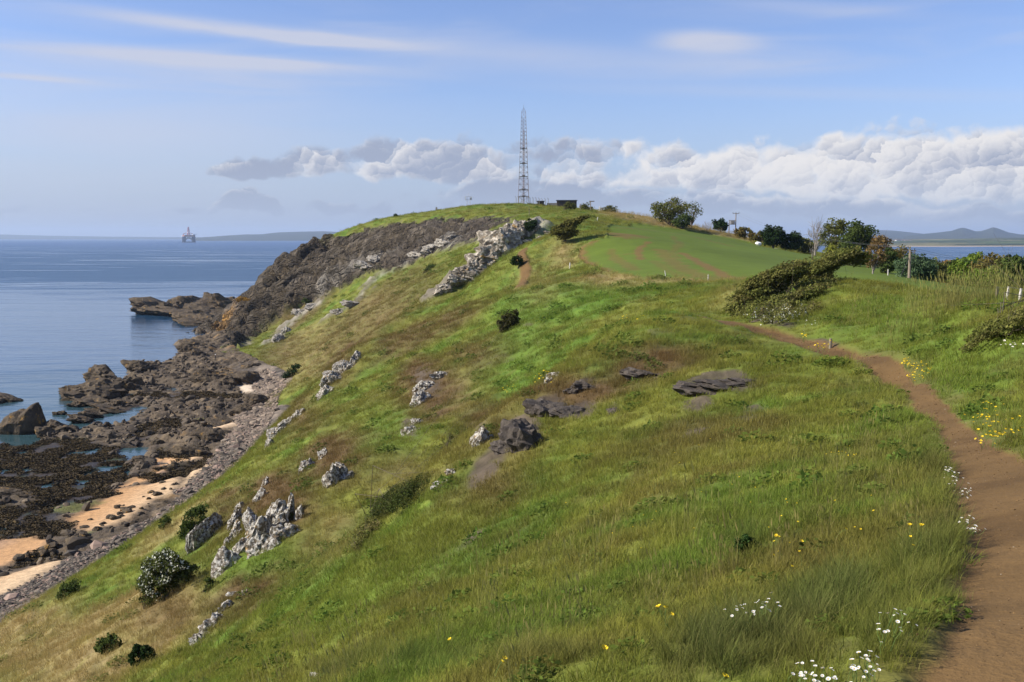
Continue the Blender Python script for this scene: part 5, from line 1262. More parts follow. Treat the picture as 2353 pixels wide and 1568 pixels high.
def hut(label, u0, u1, vt, vb, d_, door=True, name='bunker', cat='bunker'):
    p = crest((u0 + u1) / 2); d_ = p[1]; W_ = (u1 - u0) / FPX * d_; H = (vb - 2 - vt) / FPX * d_
    root = empty(name, p); tag(root, label, cat)
    mb = MB(); mb.box((0, 1.4, H / 2 - .3), (W_, 2.8, H + .4)); mb.build('wall', M_BRICK, root)
    mb = MB(); mb.box((0, 1.4, H + .02), (W_ + .5, 3.3, .22)); mb.build('roof', M_ROOF, root)
    if door:
        for k in (-.28, .2):
            mb = MB(); mb.box((W_ * k, -.02, H * .62), (.9, .1, .35)); mb.build('slit_window', M_DARK, root)
hut('long low dark wartime bunker with a flat roof on the hilltop', 1280, 1325, 463, 480, 372)
hut('small dark flat-roofed hut between the mast and the long bunker', 1235, 1250, 466, 477, 395, False, 'hut', 'hut')
p = crest(1268); mb = MB(); mb.box((0, 0, .35), (3.6, .4, 1.3)); tag(mb.build('low_wall', M_CONC, loc=p), 'low pale wall joining the left end of the long bunker', 'wall')
# posts and sign
def post(label, u_, v_, d_, h_, r_=.06, mat=None, lean=(0, 0), name='fence_post', group='posts about the field', cap=None, cat='post'):
    p = foot(u_, v_, d_); g_ = np.random.default_rng(int(u_)); mb = MB()
    mb.tube([(0, 0, -.35), (lean[0] * h_ * .5, lean[1] * h_ * .5, h_ * .5), (lean[0] * h_, lean[1] * h_, h_)], [r_ * 1.05, r_, r_ * .85], 7)
    if cap:
        root = empty(name, p); tag(root, label, cat, group); mb.build('shaft', mat or M_WOOD, root); m2 = MB(); m2.tube([(lean[0] * h_, lean[1] * h_, h_ * .8), (lean[0] * h_, lean[1] * h_, h_ * 1.02)], r_ * 1.25, 7); m2.build('cap', cap, root); return root
    return tag(mb.build(name, mat or M_WOOD, loc=p), label, cat, group)
post('short white post standing in the grass below the lone hawthorn', 1309, 612, 150, 1.05, .11, M_WPOST, (.06, 0))
post('white-topped split post, left of the pair at the right edge of the bank', 2313, 692, 41, .56, .055, M_WPOST, (.12, 0))
post('weathered post, right of the pair at the right edge of the bank', 2343, 686, 40, .52, .055, M_WPOST, (.08, 0))
post('grey post half hidden in straw left of the white-topped pair', 2290, 692, 43, .52, .06, M_WOOD)
post('pale leaning stake at the near edge of the crop field', 1531, 642, 112, .95, .05, M_WPOST, (-.2, 0))
post('pale stake near the lower corner of the crop field', 1627, 650, 106, .8, .06, M_WPOST)
post('slim marker post with a dark top near the crag', 1216, 506, 300, 2.2, .09, M_WOOD, cap=M_DARK)
post('tall fence post left of the hilltop gap', 1333, 492, 318, 2.6, .15, M_WOOD)
post('leaning white post, left of the two by the hilltop bush', 1376, 494, 312, 1.7, .12, M_WPOST, (.2, 0))
post('leaning post, right of the two by the hilltop bush', 1382, 492, 314, 1.5, .12, M_WOOD, (.1, 0))
post('short stake on the fence line above the field corner', 1372, 508, 268, 1.1, .08, M_WPOST)
post('low stake on the fence line nearer the hilltop gap', 1352, 502, 290, 1.0, .08, M_WOOD)
post('dead pale stump in the grass right of the lone hawthorn', 1372, 524, 235, .8, .1, M_WPOST, (.2, 0))
post('thin field-edge post at the far end of the right hand crop', 2040, 640, 118, 1.0, .06, M_WPOST)
post('short sawn timber post in the eroded bank beside the path', 1908, 804, 42.5, .42, .07, M_WOOD)
p = foot(1357, 494, 316); root = empty('fingerpost', p); tag(root, 'wooden fingerpost with one arm pointing right on the hilltop', 'signpost')
mb = MB(); mb.tube([(0, 0, -.4), (0, 0, 3.3)], .13, 7); mb.build('post', M_WOOD, root)
mb = MB(); mb.box((.35, 0, 3.15), (1.7, .07, .30)); mb.build('arm', M_WOOD, root)
# wire along the bank posts
pts_w = [np.array(foot(u_, v_, d_)) + (0, 0, h_) for u_, v_, d_, h_ in [(2290, 692, 43, .45), (2313, 690, 41, .55), (2343, 684, 40, .5), (2420, 676, 38, .5)]]
mb = MB(); mb.tube(pts_w, .006, 4, cap=False); mb.tube([q - (0, 0, .25) for q in pts_w], .006, 4, cap=False); tag(mb.build('fence_wire', M_WIRE), 'two slack strands of wire strung along the bank-top posts', 'wire')
# litter at the far field margin
p = foot(1741, 572, 262); V, Fq = lump(77, (.75, .75, .7), 3, 8, .05); tag(link('bale_bag', np_mesh('bale_bag', V + (0, 0, .5), Fq, [M_WHITE], smooth=False), loc=p), 'round white bag lying at the far margin of the crop field', 'bag')
p = foot(1774, 577, 256); mb = MB(); mb.tube([(-1.5, 0, .35), (1.5, 0, .28)], .14, 7); tag(mb.build('pipe', M_WHITE, loc=p), 'white pipe lying beside the dark evergreens at the field margin', 'pipe')
# electricity poles
def pole(label, u_, vb, vt, d_, extra=None):
    p = foot(u_, vb, d_); top = at(u_, vt, d_)[2] - p[2]; root = empty('electricity_pole', p); tag(root, label, 'pole', 'electricity poles')
    mb = MB(); mb.tube([(0, 0, -.6), (0, 0, top)], [.19, .14], 8); mb.build('shaft', M_WOOD, root)
    return root, np.array(p), top
rA, pA, tA = pole('twin-poled transformer stand on the skyline beyond the crop field', 1690, 543, 490, 315)
mb = MB(); mb.box((0, 0, tA - .15), (2.1, .16, .16)); mb.build('crossarm', M_WOOD, rA)
for k in (-.95, 0, .95):
    mb = MB(); mb.tube([(k, 0, tA - .07), (k, 0, tA + .28)], [.06, .09], 6); mb.build('insulator', M_DARK, rA)
mb = MB(); mb.tube([(-2.1, 0, -.6), (-2.1, 0, tA * .70)], [.17, .13], 8); mb.build('shaft', M_WOOD, rA)
mb = MB(); mb.box((-1.05, 0, tA * .52), (2.3, .5, .16)); mb.box((-1.05, 0, tA * .69), (2.3, .16, .14)); mb.build('platform', M_WOOD, rA)
mb = MB(); mb.box((-1.05, 0, tA * .605), (1.35, .8, 1.05)); mb.box((-1.05, -.44, tA * .605), (.8, .08, .7)); mb.build('transformer', M_CONC, rA)
rB, pB, tB = pole('single wooden electricity pole in front of the round blue-green bush', 2088, 662, 574, 112)
for z, w_ in ((tB - .12, 1.5), (tB - .95, 1.3)):
    mb = MB(); mb.box((-.1, 0, z), (w_, .11, .11)); mb.build('crossarm', M_WOOD, rB)
for k in (-.75, .5):
    for z in (tB - .06, tB - .9):
        mb = MB(); mb.tube([(k, 0, z), (k, 0, z + .2)], [.04, .06], 6); mb.build('insulator', M_DARK, rB)
mb = MB(); mb.tube([(0, 0, tB * .75), (-1.6, -1.0, -.2)], .025, 4); mb.build('stay_wire', M_WIRE, rB)
for i, k in enumerate((-.9, .9)):
    a_ = pA + (k, 0, tA + .25); b_ = pB + (k * .6, 0, tB + .12); c_ = pB + (46, 6, tB - 3.2)
    for q0, q1, lab in ((a_, b_, 'overhead wire from the transformer stand to the single pole, %s strand' % ('left', 'right')[i]), (b_, np.array(c_) + (k, 0, 0), 'overhead wire running from the single pole out past the right edge, %s strand' % ('left', 'right')[i])):
        mb = MB(); mb.tube([q0 + (q1 - q0) * t - np.array([0, 0, 2.2 * 4 * t * (1 - t)]) * .8 for t in np.linspace(0, 1, 14)], .014, 3, cap=False); tag(mb.build('overhead_wire', M_WIRE), lab, 'wire')

# ------------------------------------------------------------------ drilling rig far out
x0, y0 = on_sea(434, 557.5, 0); k = math.hypot(x0, y0) / FPX
root = empty('drilling_rig', (x0, y0, 0), .5); tag(root, 'drilling rig anchored far out on the sea', 'oil rig')
M_RB = simple_mat('rig_blue', (.035, .045, .085), .7, sc=.1); M_RO = simple_mat('rig_orange', (.42, .17, .08), .7, sc=.1); M_RW = simple_mat('rig_white', (.75, .75, .72), .7, sc=.1); M_RR = simple_mat('rig_red', (.35, .06, .05), .7, sc=.1)
u1_ = 28 * k   # overall width in metres
W2 = u1_ * .36
for sy in (-1, 1):
    mb = MB(); mb.box((0, sy * W2, 3), (u1_ * .9, u1_ * .14, 6)); mb.build('pontoon', M_RB, root)
    for sx in (-1, 1):
        mb = MB(); mb.tube([(sx * W2, sy * W2, 4), (sx * W2, sy * W2, 13 * k)], u1_ * .075, 10); mb.build('column', M_RB, root)
for sx in (-1, 1):
    mb = MB(); mb.tube([(sx * W2, -W2, 5 * k), (0, -W2, 11 * k)], u1_ * .03, 6); mb.tube([(sx * W2, W2, 5 * k), (0, W2, 11 * k)], u1_ * .03, 6); mb.build('brace', M_RB, root)
mb = MB(); mb.box((0, 0, 14 * k), (u1_ * .80, u1_ * .80, 4.0 * k)); mb.build('deck', M_RO, root)
mb = MB(); mb.box((u1_ * .34, -u1_ * .3, 16 * k), (u1_ * .2, u1_ * .2, 2.6 * k)); mb.build('living_quarters', M_RW, root)
mb = MB(); mb.tube([(u1_ * .46, -u1_ * .3, 17.6 * k), (u1_ * .46, -u1_ * .3, 18.1 * k)], u1_ * .13, 8); mb.build('helideck', M_DARK, root)
mb = MB(); mb.box((-u1_ * .46, -u1_ * .2, 13.5 * k), (u1_ * .16, u1_ * .2, 2.5 * k)); mb.build('lifeboat_station', M_RW, root)
mb = MB(); dz0, dz1, b0_, b1_ = 16 * k, 33.5 * k, 2.7 * k, .8 * k
for sx, sy in cs: mb.tube([(sx * b0_, sy * b0_, dz0), (sx * b1_, sy * b1_, dz1)], .35 * k, 4)
for z in np.linspace(0, 1, 9)[:-1]:
    za, zb = dz0 + (dz1 - dz0) * z, dz0 + (dz1 - dz0) * (z + .125); wa, wb = b0_ + (b1_ - b0_) * z, b0_ + (b1_ - b0_) * (z + .125)
    for q in range(4):
        a_, b_ = cs[q], cs[(q + 1) % 4]; mb.tube([(a_[0] * wa, a_[1] * wa, za), (b_[0] * wb, b_[1] * wb, zb)], .2 * k, 4); mb.tube([(a_[0] * wb, a_[1] * wb, zb), (b_[0] * wb, b_[1] * wb, zb)], .2 * k, 4)
mb.build('derrick', M_RR, root)
mb = MB(); mb.box((0, 0, 21.5 * k), (4.6 * k, 4.6 * k, 2.2 * k)); mb.build('drill_house', M_RW, root)
for sx, ry_ in ((-1, .9), (1, .7)):
    mb = MB(); mb.tube([(sx * u1_ * .36, u1_ * .2, 15.5 * k), (sx * u1_ * .36, u1_ * .2, 18 * k), (sx * u1_ * .12, u1_ * .2, 21 * k)], [1.0 * k, .8 * k, .35 * k], 5); mb.build('crane', M_RR, root)

# buildings strung along the far shore
M_FW = simple_mat('far_white_wall', (.75, .74, .70), .8, sc=.05); M_FR = simple_mat('far_roof', (.16, .13, .12), .8, sc=.05)
g_ = np.random.default_rng(5); hb = None
for i, (u_, v_, D_) in enumerate([(690 + j * 9 + g_.uniform(-3, 3), 545.2, 13600 + g_.uniform(-300, 300)) for j in range(8)] + [(2052 + j * 11 + g_.uniform(-3, 3), 556, 6150 + g_.uniform(-120, 120)) for j in range(5)]):
    d = ray_dir(u_, v_); x_ = d[0] / d[1] * D_; z_ = max(4, EYE + d[2] / d[1] * D_ - 8)
    root = empty('building', (x_, D_, z_), g_.uniform(-.3, .3))
    if i < 8: tag(root, 'white seafront building in the row under the far left hill', 'building', 'white buildings on the far left shore')
    else: tag(root, 'pale building on the far shore seen past the brown-topped tree', 'building', 'pale buildings on the far right shore')
    w_, h_ = g_.uniform(26, 60), g_.uniform(10, 18); mb = MB(); mb.box((0, 0, h_ / 2), (w_, 16, h_)); mb.build('wall', M_FW, root)
    mb = MB(); mb.add([(-w_ / 2, -9, h_), (w_ / 2, -9, h_), (w_ / 2, 9, h_), (-w_ / 2, 9, h_), (-w_ / 2, 0, h_ + 6), (w_ / 2, 0, h_ + 6)], [(0, 1, 5, 4), (2, 3, 4, 5), (0, 4, 3), (1, 2, 5), (0, 3, 2, 1)]); mb.build('roof', M_FR, root)
for lab, pl_, D_ in [('yellow rape field on the far right shore below the twin hills', [(2096, 553.5), (2136, 553.2), (2130, 555.4), (2104, 556)], 6900), ('yellow rape field on the hill across the water at left', [(655, 538.5), (700, 537.8), (712, 540), (668, 541)], 13800)]:
    P_ = []
    for u_, v_ in pl_:
        d = ray_dir(u_, v_); yy = D_ + (pl_[2][1] - v_) * 60; P_.append((d[0] / d[1] * yy, yy, EYE + d[2] / d[1] * yy))
    me = bpy.data.meshes.new('field'); m_ = bpy.data.materials.get('rape_flower') or simple_mat('rape_flower', (.62, .46, .05), .9, sc=.02)
    top = P_; bot = [(x, y + 6, z - 12) for x, y, z in P_]; me.from_pydata(top + bot, [], [(0, 1, 2, 3), (7, 6, 5, 4), (0, 4, 5, 1), (1, 5, 6, 2), (2, 6, 7, 3), (3, 7, 4, 0)]); me.materials.append(m_)
    link('field', me)['kind'] = 'structure'

# ------------------------------------------------------------------ the walker on the shore rocks
def skin_person():
    x_, y_ = on_sea(495, 823, 3.2); z_ = max(float(shore_h(x_, y_)), .5)
    J = {'pel': (0, 0, .95), 'chest': (0, .02, 1.28), 'neck': (0, .01, 1.47), 'head': (0, -.02, 1.58), 'top': (0, -.01, 1.70), 'shl': (-.19, .01, 1.42), 'shr': (.19, .01, 1.42), 'ell': (-.25, .03, 1.15), 'elr': (.26, .0, 1.15), 'wrl': (-.22, -.10, .93), 'wrr': (.23, -.12, .95), 'hal': (-.21, -.15, .85), 'har': (.22, -.17, .88),
         'hil': (-.10, 0, .90), 'hir': (.10, 0, .90), 'knl': (-.11, -.03, .50), 'knr': (.13, -.06, .50), 'anl': (-.11, .03, .08), 'anr': (.15, .0, .08), 'tol': (-.12, -.16, .03), 'tor': (.17, -.19, .03)}
    R = dict(pel=.15, chest=.17, neck=.06, head=.10, top=.08, shl=.08, shr=.08, ell=.05, elr=.05, wrl=.035, wrr=.035, hal=.04, har=.04, hil=.10, hir=.10, knl=.065, knr=.065, anl=.045, anr=.045, tol=.04, tor=.04)
    Ed = [('pel', 'chest'), ('chest', 'neck'), ('neck', 'head'), ('head', 'top'), ('chest', 'shl'), ('shl', 'ell'), ('ell', 'wrl'), ('wrl', 'hal'), ('chest', 'shr'), ('shr', 'elr'), ('elr', 'wrr'), ('wrr', 'har'), ('pel', 'hil'), ('hil', 'knl'), ('knl', 'anl'), ('anl', 'tol'), ('pel', 'hir'), ('hir', 'knr'), ('knr', 'anr'), ('anr', 'tor')]
    ks = list(J); me = bpy.data.meshes.new('person'); me.from_pydata([J[q] for q in ks], [(ks.index(a), ks.index(b)) for a, b in Ed], [])
    m, nt, b = new_mat('walker_clothes'); tcn = nt.node('ShaderNodeTexCoord'); z = nt.node('ShaderNodeSeparateXYZ'); nt.put(z.inputs[0], tcn.outputs['Object'])
    c = nt.mix(nt.math('GREATER_THAN', z.outputs[2], .92), (.025, .025, .032), (.20, .15, .11)); c = nt.mix(nt.math('GREATER_THAN', z.outputs[2], 1.47), c, (.55, .36, .27)); nt.put(b.inputs['Base Color'], c)
    o = link('person', me, loc=(x_, y_, z_), rot=(0, 0, .4)); me.materials.append(m)
    sk = o.modifiers.new('skin', 'SKIN'); me.skin_vertices.new() if not me.skin_vertices else None
    for i, q in enumerate(ks): me.skin_vertices[0].data[i].radius = (R[q], R[q] * .8)
    me.skin_vertices[0].data[0].use_root = True
    ss = o.modifiers.new('sub', 'SUBSURF'); ss.levels = 1; ss.render_levels = 1
    tag(o, 'person in white cap and dark trousers standing on rocks below the cliff', 'person')
    V, Fq = lump(5, (.13, .14, .085), 3, 6, .02); link('cap', np_mesh('cap', V + (0, -.02, 1.70), Fq, [M_WHITE]), o)
    o.scale = (1.1, 1.1, 1.1)
skin_person()

# ------------------------------------------------------------------ flowers
def flower_mesh(name, petals, rad, stem, cpet, ccen, tiltz=.25):
    mb = MB(); mb.tube([(0, 0, 0), (.01, 0, stem * .6), (.0, 0, stem)], [.0016, .0014, .0012], 3, mi=2, cap=False)
    for i in range(petals):
        a = 2 * math.pi * i / petals; w_ = math.pi / petals * .8
        mb.add([(rad * .2 * math.cos(a), rad * .2 * math.sin(a), stem), (rad * math.cos(a - w_), rad * math.sin(a - w_), stem + rad * tiltz), (rad * 1.08 * math.cos(a), rad * 1.08 * math.sin(a), stem + rad * tiltz), (rad * math.cos(a + w_), rad * math.sin(a + w_), stem + rad * tiltz)], [(0, 1, 2, 3)], 0)
    n_ = 6; ring_ = [(rad * .34 * math.cos(2 * math.pi * i / n_), rad * .34 * math.sin(2 * math.pi * i / n_), stem + rad * .1) for i in range(n_)]
    mb.add(ring_ + [(0, 0, stem + rad * .3)], [(i, (i + 1) % n_, n_) for i in range(n_)], 1)
    return mb.mesh(name, [cpet, ccen, M_STEM])
M_STEM = simple_mat('stem', (.09, .14, .03), .8); M_PETAL = simple_mat('white_petal', (.82, .82, .78), .7, var=.08); M_YEL = simple_mat('yellow_petal', (.80, .58, .02), .7, var=.12); M_CEN = simple_mat('flower_centre', (.70, .42, .02), .8)
daisy = flower_mesh('daisy', 12, .008, .075, M_PETAL, M_CEN); butter = flower_mesh('buttercup', 6, .0135, .10, M_YEL, M_CEN, .6); small_w = flower_mesh('white_flower', 6, .011, .06, M_PETAL, M_CEN)
def clump_of(label, cat, me_, name, where, n, seed, s0=1.0, group='clumps of flowers'):
    """where: survey ellipses the flowers grow in"""
    g_ = np.random.default_rng(seed); P_ = []
    for i in range(n):
        e = where[g_.integers(len(where))]; a = g_.uniform(0, 2 * math.pi); rr_ = math.sqrt(g_.random()) if g_.random() < .6 else abs(g_.normal(0, .5))
        fu, fv = e[0] + e[2] * rr_ * math.cos(a), e[1] + e[3] * rr_ * math.sin(a); q = spot(fu, fv)
        hh = .05 + .03 * s0 + .09 * s0; q = spot(fu, fv + hh * FPX / max(q[1], 3) * .95); P_.append(q)
    P_ = np.array(P_); c0 = P_[0]; root = empty('flower_clump', tuple(c0)); tag(root, label, cat, group)
    for p in P_:
        o = link(name, me_, root, tuple(p - c0 + (0, 0, .05 + .03 * s0)), (g_.normal(0, .3), g_.normal(0, .3) - .15, g_.uniform(0, 6)))
        s_ = s0 * g_.uniform(.8, 1.25); o.scale = (s_, s_, s_ * g_.uniform(.8, 1.5))
clump_of('white daisies at the bottom edge beside the path corner', 'daisies', daisy, 'daisy', [(1890, 1535, 60, 24), (1950, 1545, 60, 24), (1860, 1555, 50, 14), (1990, 1525, 30, 24)], 52, 1)
clump_of('white daisies in the fresh grass left of the path', 'daisies', daisy, 'daisy', [(2040, 1420, 34, 14), (2075, 1432, 26, 10), (2030, 1450, 20, 14)], 17, 2)
clump_of('white daisies on the brow of the tall tussocks', 'daisies', daisy, 'daisy', [(1700, 1404, 40, 12), (1745, 1398, 36, 10), (1780, 1392, 16, 6)], 26, 3, 1.1)
clump_of('tiny white flowers spilling over the left path edge', 'flowers', small_w, 'white_flower', [(2195, 1100, 22, 16), (2215, 1128, 18, 16), (2180, 1080, 14, 8)], 46, 4, 1.0)
clump_of('small white flowers at the path edge nearer the viewer', 'flowers', small_w, 'white_flower', [(2210, 1195, 22, 12), (2235, 1215, 14, 8)], 20, 5)
clump_of('large patch of yellow flowers on the bank right of the path', 'flowers', butter, 'buttercup', [(2105, 842, 28, 14), (2100, 870, 14, 16), (2125, 852, 14, 12), (2080, 836, 14, 8)], 80, 6, 1.9)
clump_of('yellow flowers overhanging the right path edge', 'flowers', butter, 'buttercup', [(2262, 1000, 10, 22), (2258, 1018, 8, 8), (2275, 985, 18, 10), (2290, 1010, 20, 14)], 30, 7, 1.5)
clump_of('yellow flowers sprinkled up the bank at the right edge', 'flowers', butter, 'buttercup', [(2290, 950, 40, 30), (2250, 960, 30, 20), (2330, 990, 24, 30)], 34, 8, 1.5)
clump_of('yellow tuft where the path runs under the eroded bank', 'flowers', butter, 'buttercup', [(1897, 795, 10, 6), (1845, 775, 8, 5), (1880, 800, 14, 4)], 22, 9, 3.0)
clump_of('yellow flowers dotted over the brow of the knoll', 'flowers', butter, 'buttercup', [(1440, 738, 60, 4), (1250, 870, 30, 20), (1170, 895, 14, 10)], 40, 10, 3.0)
clump_of('yellow flowers scattered through the turf below the path', 'flowers', butter, 'buttercup', [(1940, 1045, 50, 16), (1700, 1100, 200, 120), (1450, 1200, 200, 120), (1900, 1200, 160, 90), (1830, 1300, 120, 40), (1500, 1020, 200, 60), (1200, 1150, 160, 80)], 64, 11, .9)
clump_of('white flecks of flower among the bank brambles', 'flowers', small_w, 'white_flower', [(1780, 735, 60, 14), (1850, 745, 60, 16), (2320, 795, 40, 14)], 40, 12, 2.4)
clump_of('single dandelions near the bottom of the slope', 'flowers', butter, 'buttercup', [(1530, 1420, 10, 10), (1360, 1515, 8, 6), (1130, 1530, 8, 5), (1060, 1480, 8, 6), (1625, 1560, 10, 6), (1780, 1250, 60, 30), (2090, 1240, 20, 20)], 16, 13, 1.2)
# ------------------------------------------------------------------ grass
def blades_mesh(name, n, rad, h, hvar, w, lean, dry, seed, mats, segs=3, wind=.25, head=0.0):
    g_ = np.random.default_rng(seed)
    V, F, Cc = [], [], []
    for i in range(n):
        a = g_.uniform(0, 2 * math.pi); rr = rad * math.sqrt(g_.uniform(0, 1))
        bx_, by_ = rr * math.cos(a), rr * math.sin(a)
        ht = h * (1 + hvar * g_.uniform(-1, 1)); az = g_.uniform(0, 2 * math.pi) if g_.random() < .5 else a + g_.normal(0, .6)
        ln = lean * g_.uniform(.3, 1.3)
        dx, dy = ln * math.cos(az) + wind * g_.uniform(.4, 1.2), ln * math.sin(az)
        sx, sy = -math.sin(az), math.cos(az)
        ww = w * g_.uniform(.7, 1.3); fc = g_.uniform(.75, 1.3); fd = 1.0 if g_.random() < dry else g_.uniform(0, .25)
        n0 = len(V)
        for k in range(segs):
            t = k / segs
            px, py, pz = bx_ + dx * ht * t ** 1.8, by_ + dy * ht * t ** 1.8, ht * (t - .18 * ln * t * t)
            hw = ww * (1 - t) ** .6 * .5
            V += [(px - sx * hw, py - sy * hw, pz), (px + sx * hw, py + sy * hw, pz)]; Cc += [(fc, min(1, fd + .25 * t * t), 0)] * 2
        V.append((bx_ + dx * ht, by_ + dy * ht, ht * (1 - .18 * ln))); Cc.append((fc * 1.08, min(1, fd + .3), 0))
        for k in range(segs - 1):
            F += [(n0 + 2 * k, n0 + 2 * k + 1, n0 + 2 * k + 3), (n0 + 2 * k, n0 + 2 * k + 3, n0 + 2 * k + 2)]
        F.append((n0 + 2 * segs - 2, n0 + 2 * segs - 1, n0 + 2 * segs))
        if head and g_.random() < head:
            px, py, pz = V[-1]; q = len(V); hh = ht * .16; hw = w * 1.6
            V += [(px, py, pz + hh), (px + hw * sx, py + hw * sy, pz + hh * .3), (px, py, pz - hh * .3), (px - hw * sx, py - hw * sy, pz + hh * .3)]; Cc += [(1.0, 1, 0)] * 4
            F += [(q, q + 1, q + 2), (q, q + 2, q + 3)]
    return np_mesh(name, np.array(V), np.array(F), mats, np.array(Cc), smooth=False)
def leafy_mesh(name, n, rad, h, lw, seed, mats):
    g_ = np.random.default_rng(seed); V, F, Cc = [], [], []
    for i in range(n):
        a = g_.uniform(0, 2 * math.pi); rr = rad * math.sqrt(g_.uniform(0, 1)); z = h * g_.uniform(.15, 1) * (1 - .6 * (rr / rad) ** 2)
        c = np.array((rr * math.cos(a), rr * math.sin(a), z)); d1 = g_.normal(size=3); d1[2] = abs(d1[2]) * .3; d1 /= np.linalg.norm(d1); d2 = np.cross(d1, g_.normal(size=3)); d2 /= np.linalg.norm(d2)
        s_ = lw * g_.uniform(.6, 1.3); q = len(V)
        V += [c - d1 * s_, c + d2 * s_ * .5, c + d1 * s_, c - d2 * s_ * .5]; Cc += [(g_.uniform(.7, 1.3), g_.uniform(0, .15), 0)] * 4
        F += [(q, q + 1, q + 2), (q, q + 2, q + 3)]
    return np_mesh(name, np.array(V), np.array(F), mats, np.array(Cc), smooth=False)
def leaf_shader(nt, colr, trans=.35):
    for n_ in [n_ for n_ in nt.n if n_.type == 'BSDF_PRINCIPLED']: nt.n.remove(n_)
    out = next(n_ for n_ in nt.n if n_.type == 'OUTPUT_MATERIAL')
    d = nt.node('ShaderNodeBsdfDiffuse'); t = nt.node('ShaderNodeBsdfTranslucent'); mx_ = nt.node('ShaderNodeMixShader')
    nt.put(d.inputs[0], colr); nt.put(t.inputs[0], colr); mx_.inputs[0].default_value = trans
    nt.l.new(d.outputs[0], mx_.inputs[1]); nt.l.new(t.outputs[0], mx_.inputs[2]); nt.l.new(mx_.outputs[0], out.inputs[0])
m, nt, b = new_mat('grass_blade')
inst = nt.attr('gcol', 'INSTANCER'); own = nt.attr('Col')
so_ = nt.node('ShaderNodeSeparateColor'); nt.put(so_.inputs[0], own)
vm = nt.node('ShaderNodeVectorMath', operation='SCALE'); nt.put(vm.inputs[0], inst); nt.put(vm.inputs['Scale'], so_.outputs[0])
cc = nt.mix(nt.math('MULTIPLY', so_.outputs[1], .52), vm.outputs[0], (.30, .245, .105))
leaf_shader(nt, cc, .42)
M_BLADE = m
TUFTS = []
def proto(me):
    o = bpy.data.objects.new(me.name, me); TUFTS.append(o); return len(TUFTS) - 1
turf = [proto(blades_mesh('turf_tuft', 52, .17, .085, .5, .0062, .85, .08, 300 + i, [M_BLADE], 2)) for i in range(3)]
longg = [proto(blades_mesh('long_tuft', 64, .15, .36, .45, .0075, .75, .12, 320 + i, [M_BLADE], 4, .25)) for i in range(3)]
strawg = [proto(blades_mesh('straw_tuft', 26, .16, .62, .4, .007, .28, .95, 340 + i, [M_BLADE], 3, .22, .7)) for i in range(2)]
leafyg = [proto(leafy_mesh('leafy_tuft', 90, .22, .16, .035, 360 + i, [M_BLADE])) for i in range(2)]

def scatter(faces, dens, nmax):
    """random points on quads with a wanted density per square metre"""
    P4 = Vt[faces]; cen = P4.mean(1)
    nv = np.cross(P4[:, 2] - P4[:, 0], P4[:, 3] - P4[:, 1]); area = .5 * np.linalg.norm(nv, axis=1)
    nv = nv / (np.linalg.norm(nv, axis=1)[:, None] + 1e-9); nv *= np.sign(nv[:, 2])[:, None]
    lam = area * dens(cen); tot = lam.sum()
    if tot > nmax: lam *= nmax / tot
    cnt = rng.poisson(lam); fi = np.repeat(np.arange(len(faces)), cnt)
    s, t = rng.random(len(fi)), rng.random(len(fi)); q = P4[fi]
    pts = (q[:, 0] * ((1 - s) * (1 - t))[:, None] + q[:, 1] * (s * (1 - t))[:, None] + q[:, 2] * (s * t)[:, None] + q[:, 3] * ((1 - s) * t)[:, None])
    return pts, nv[fi], fi
GF = F[fcls == 0]
cenG = Vt[GF].mean(1); dG = np.hypot(cenG[:, 0], cenG[:, 1]); azG = np.degrees(np.arctan2(cenG[:, 0], cenG[:, 1]))
ok = (((np.abs(azG) < 36) & (dG < 430)) | (dG < 7) | ((azG > 0) & (azG < 66) & (dG < 90)) | ((azG < 0) & (azG > -50) & (dG < 70))) & (cenG[:, 2] > 1.0)
bare = np.clip(av(so)[fcls == 0] * 1.25 + av(st)[fcls == 0] + av(cl)[fcls == 0] * 1.4 + (av(pm)[fcls == 0] > .12) * .85, 0, 1)
GF, bare = GF[ok], bare[ok]
def dens(c):
    d = np.hypot(c[:, 0], c[:, 1])
    return 85 * np.clip(9.0 / np.maximum(d, 1.0), 0, 1.15) ** 1.55
_c = Vt[GF].mean(1); _d0 = dens(_c) * (1 - bare); _pm, _pp = path_mask(_c[:, 0], _c[:, 1]); _d0 *= np.where((_pp < .85) & (_c[:, 1] > 28) & (_c[:, 1] < 62), .15, 1) * np.where((_pp < 2.2) & (_c[:, 1] > 38) & (_c[:, 1] < 62) & (_c[:, 0] < np.interp(_c[:, 1], [q[1] for q in PATH_A[:15]], [q[0] for q in PATH_A[:15]])), .45, 1)
pts, nrm, fi = scatter(GF, lambda c: _d0, 420000)
N = len(pts); px, py = pts[:, 0], pts[:, 1]; dd = np.hypot(px, py)
pcol_, pms, pmh = grass_colour(px, py)
_, ppd = path_mask(px, py)
lush = np.zeros(N)
for poly, k_ in LUSH: lush = np.maximum(lush, k_ * polymask(px, py, poly, 1 + .02 * np.hypot(poly[0][0], poly[0][1])))
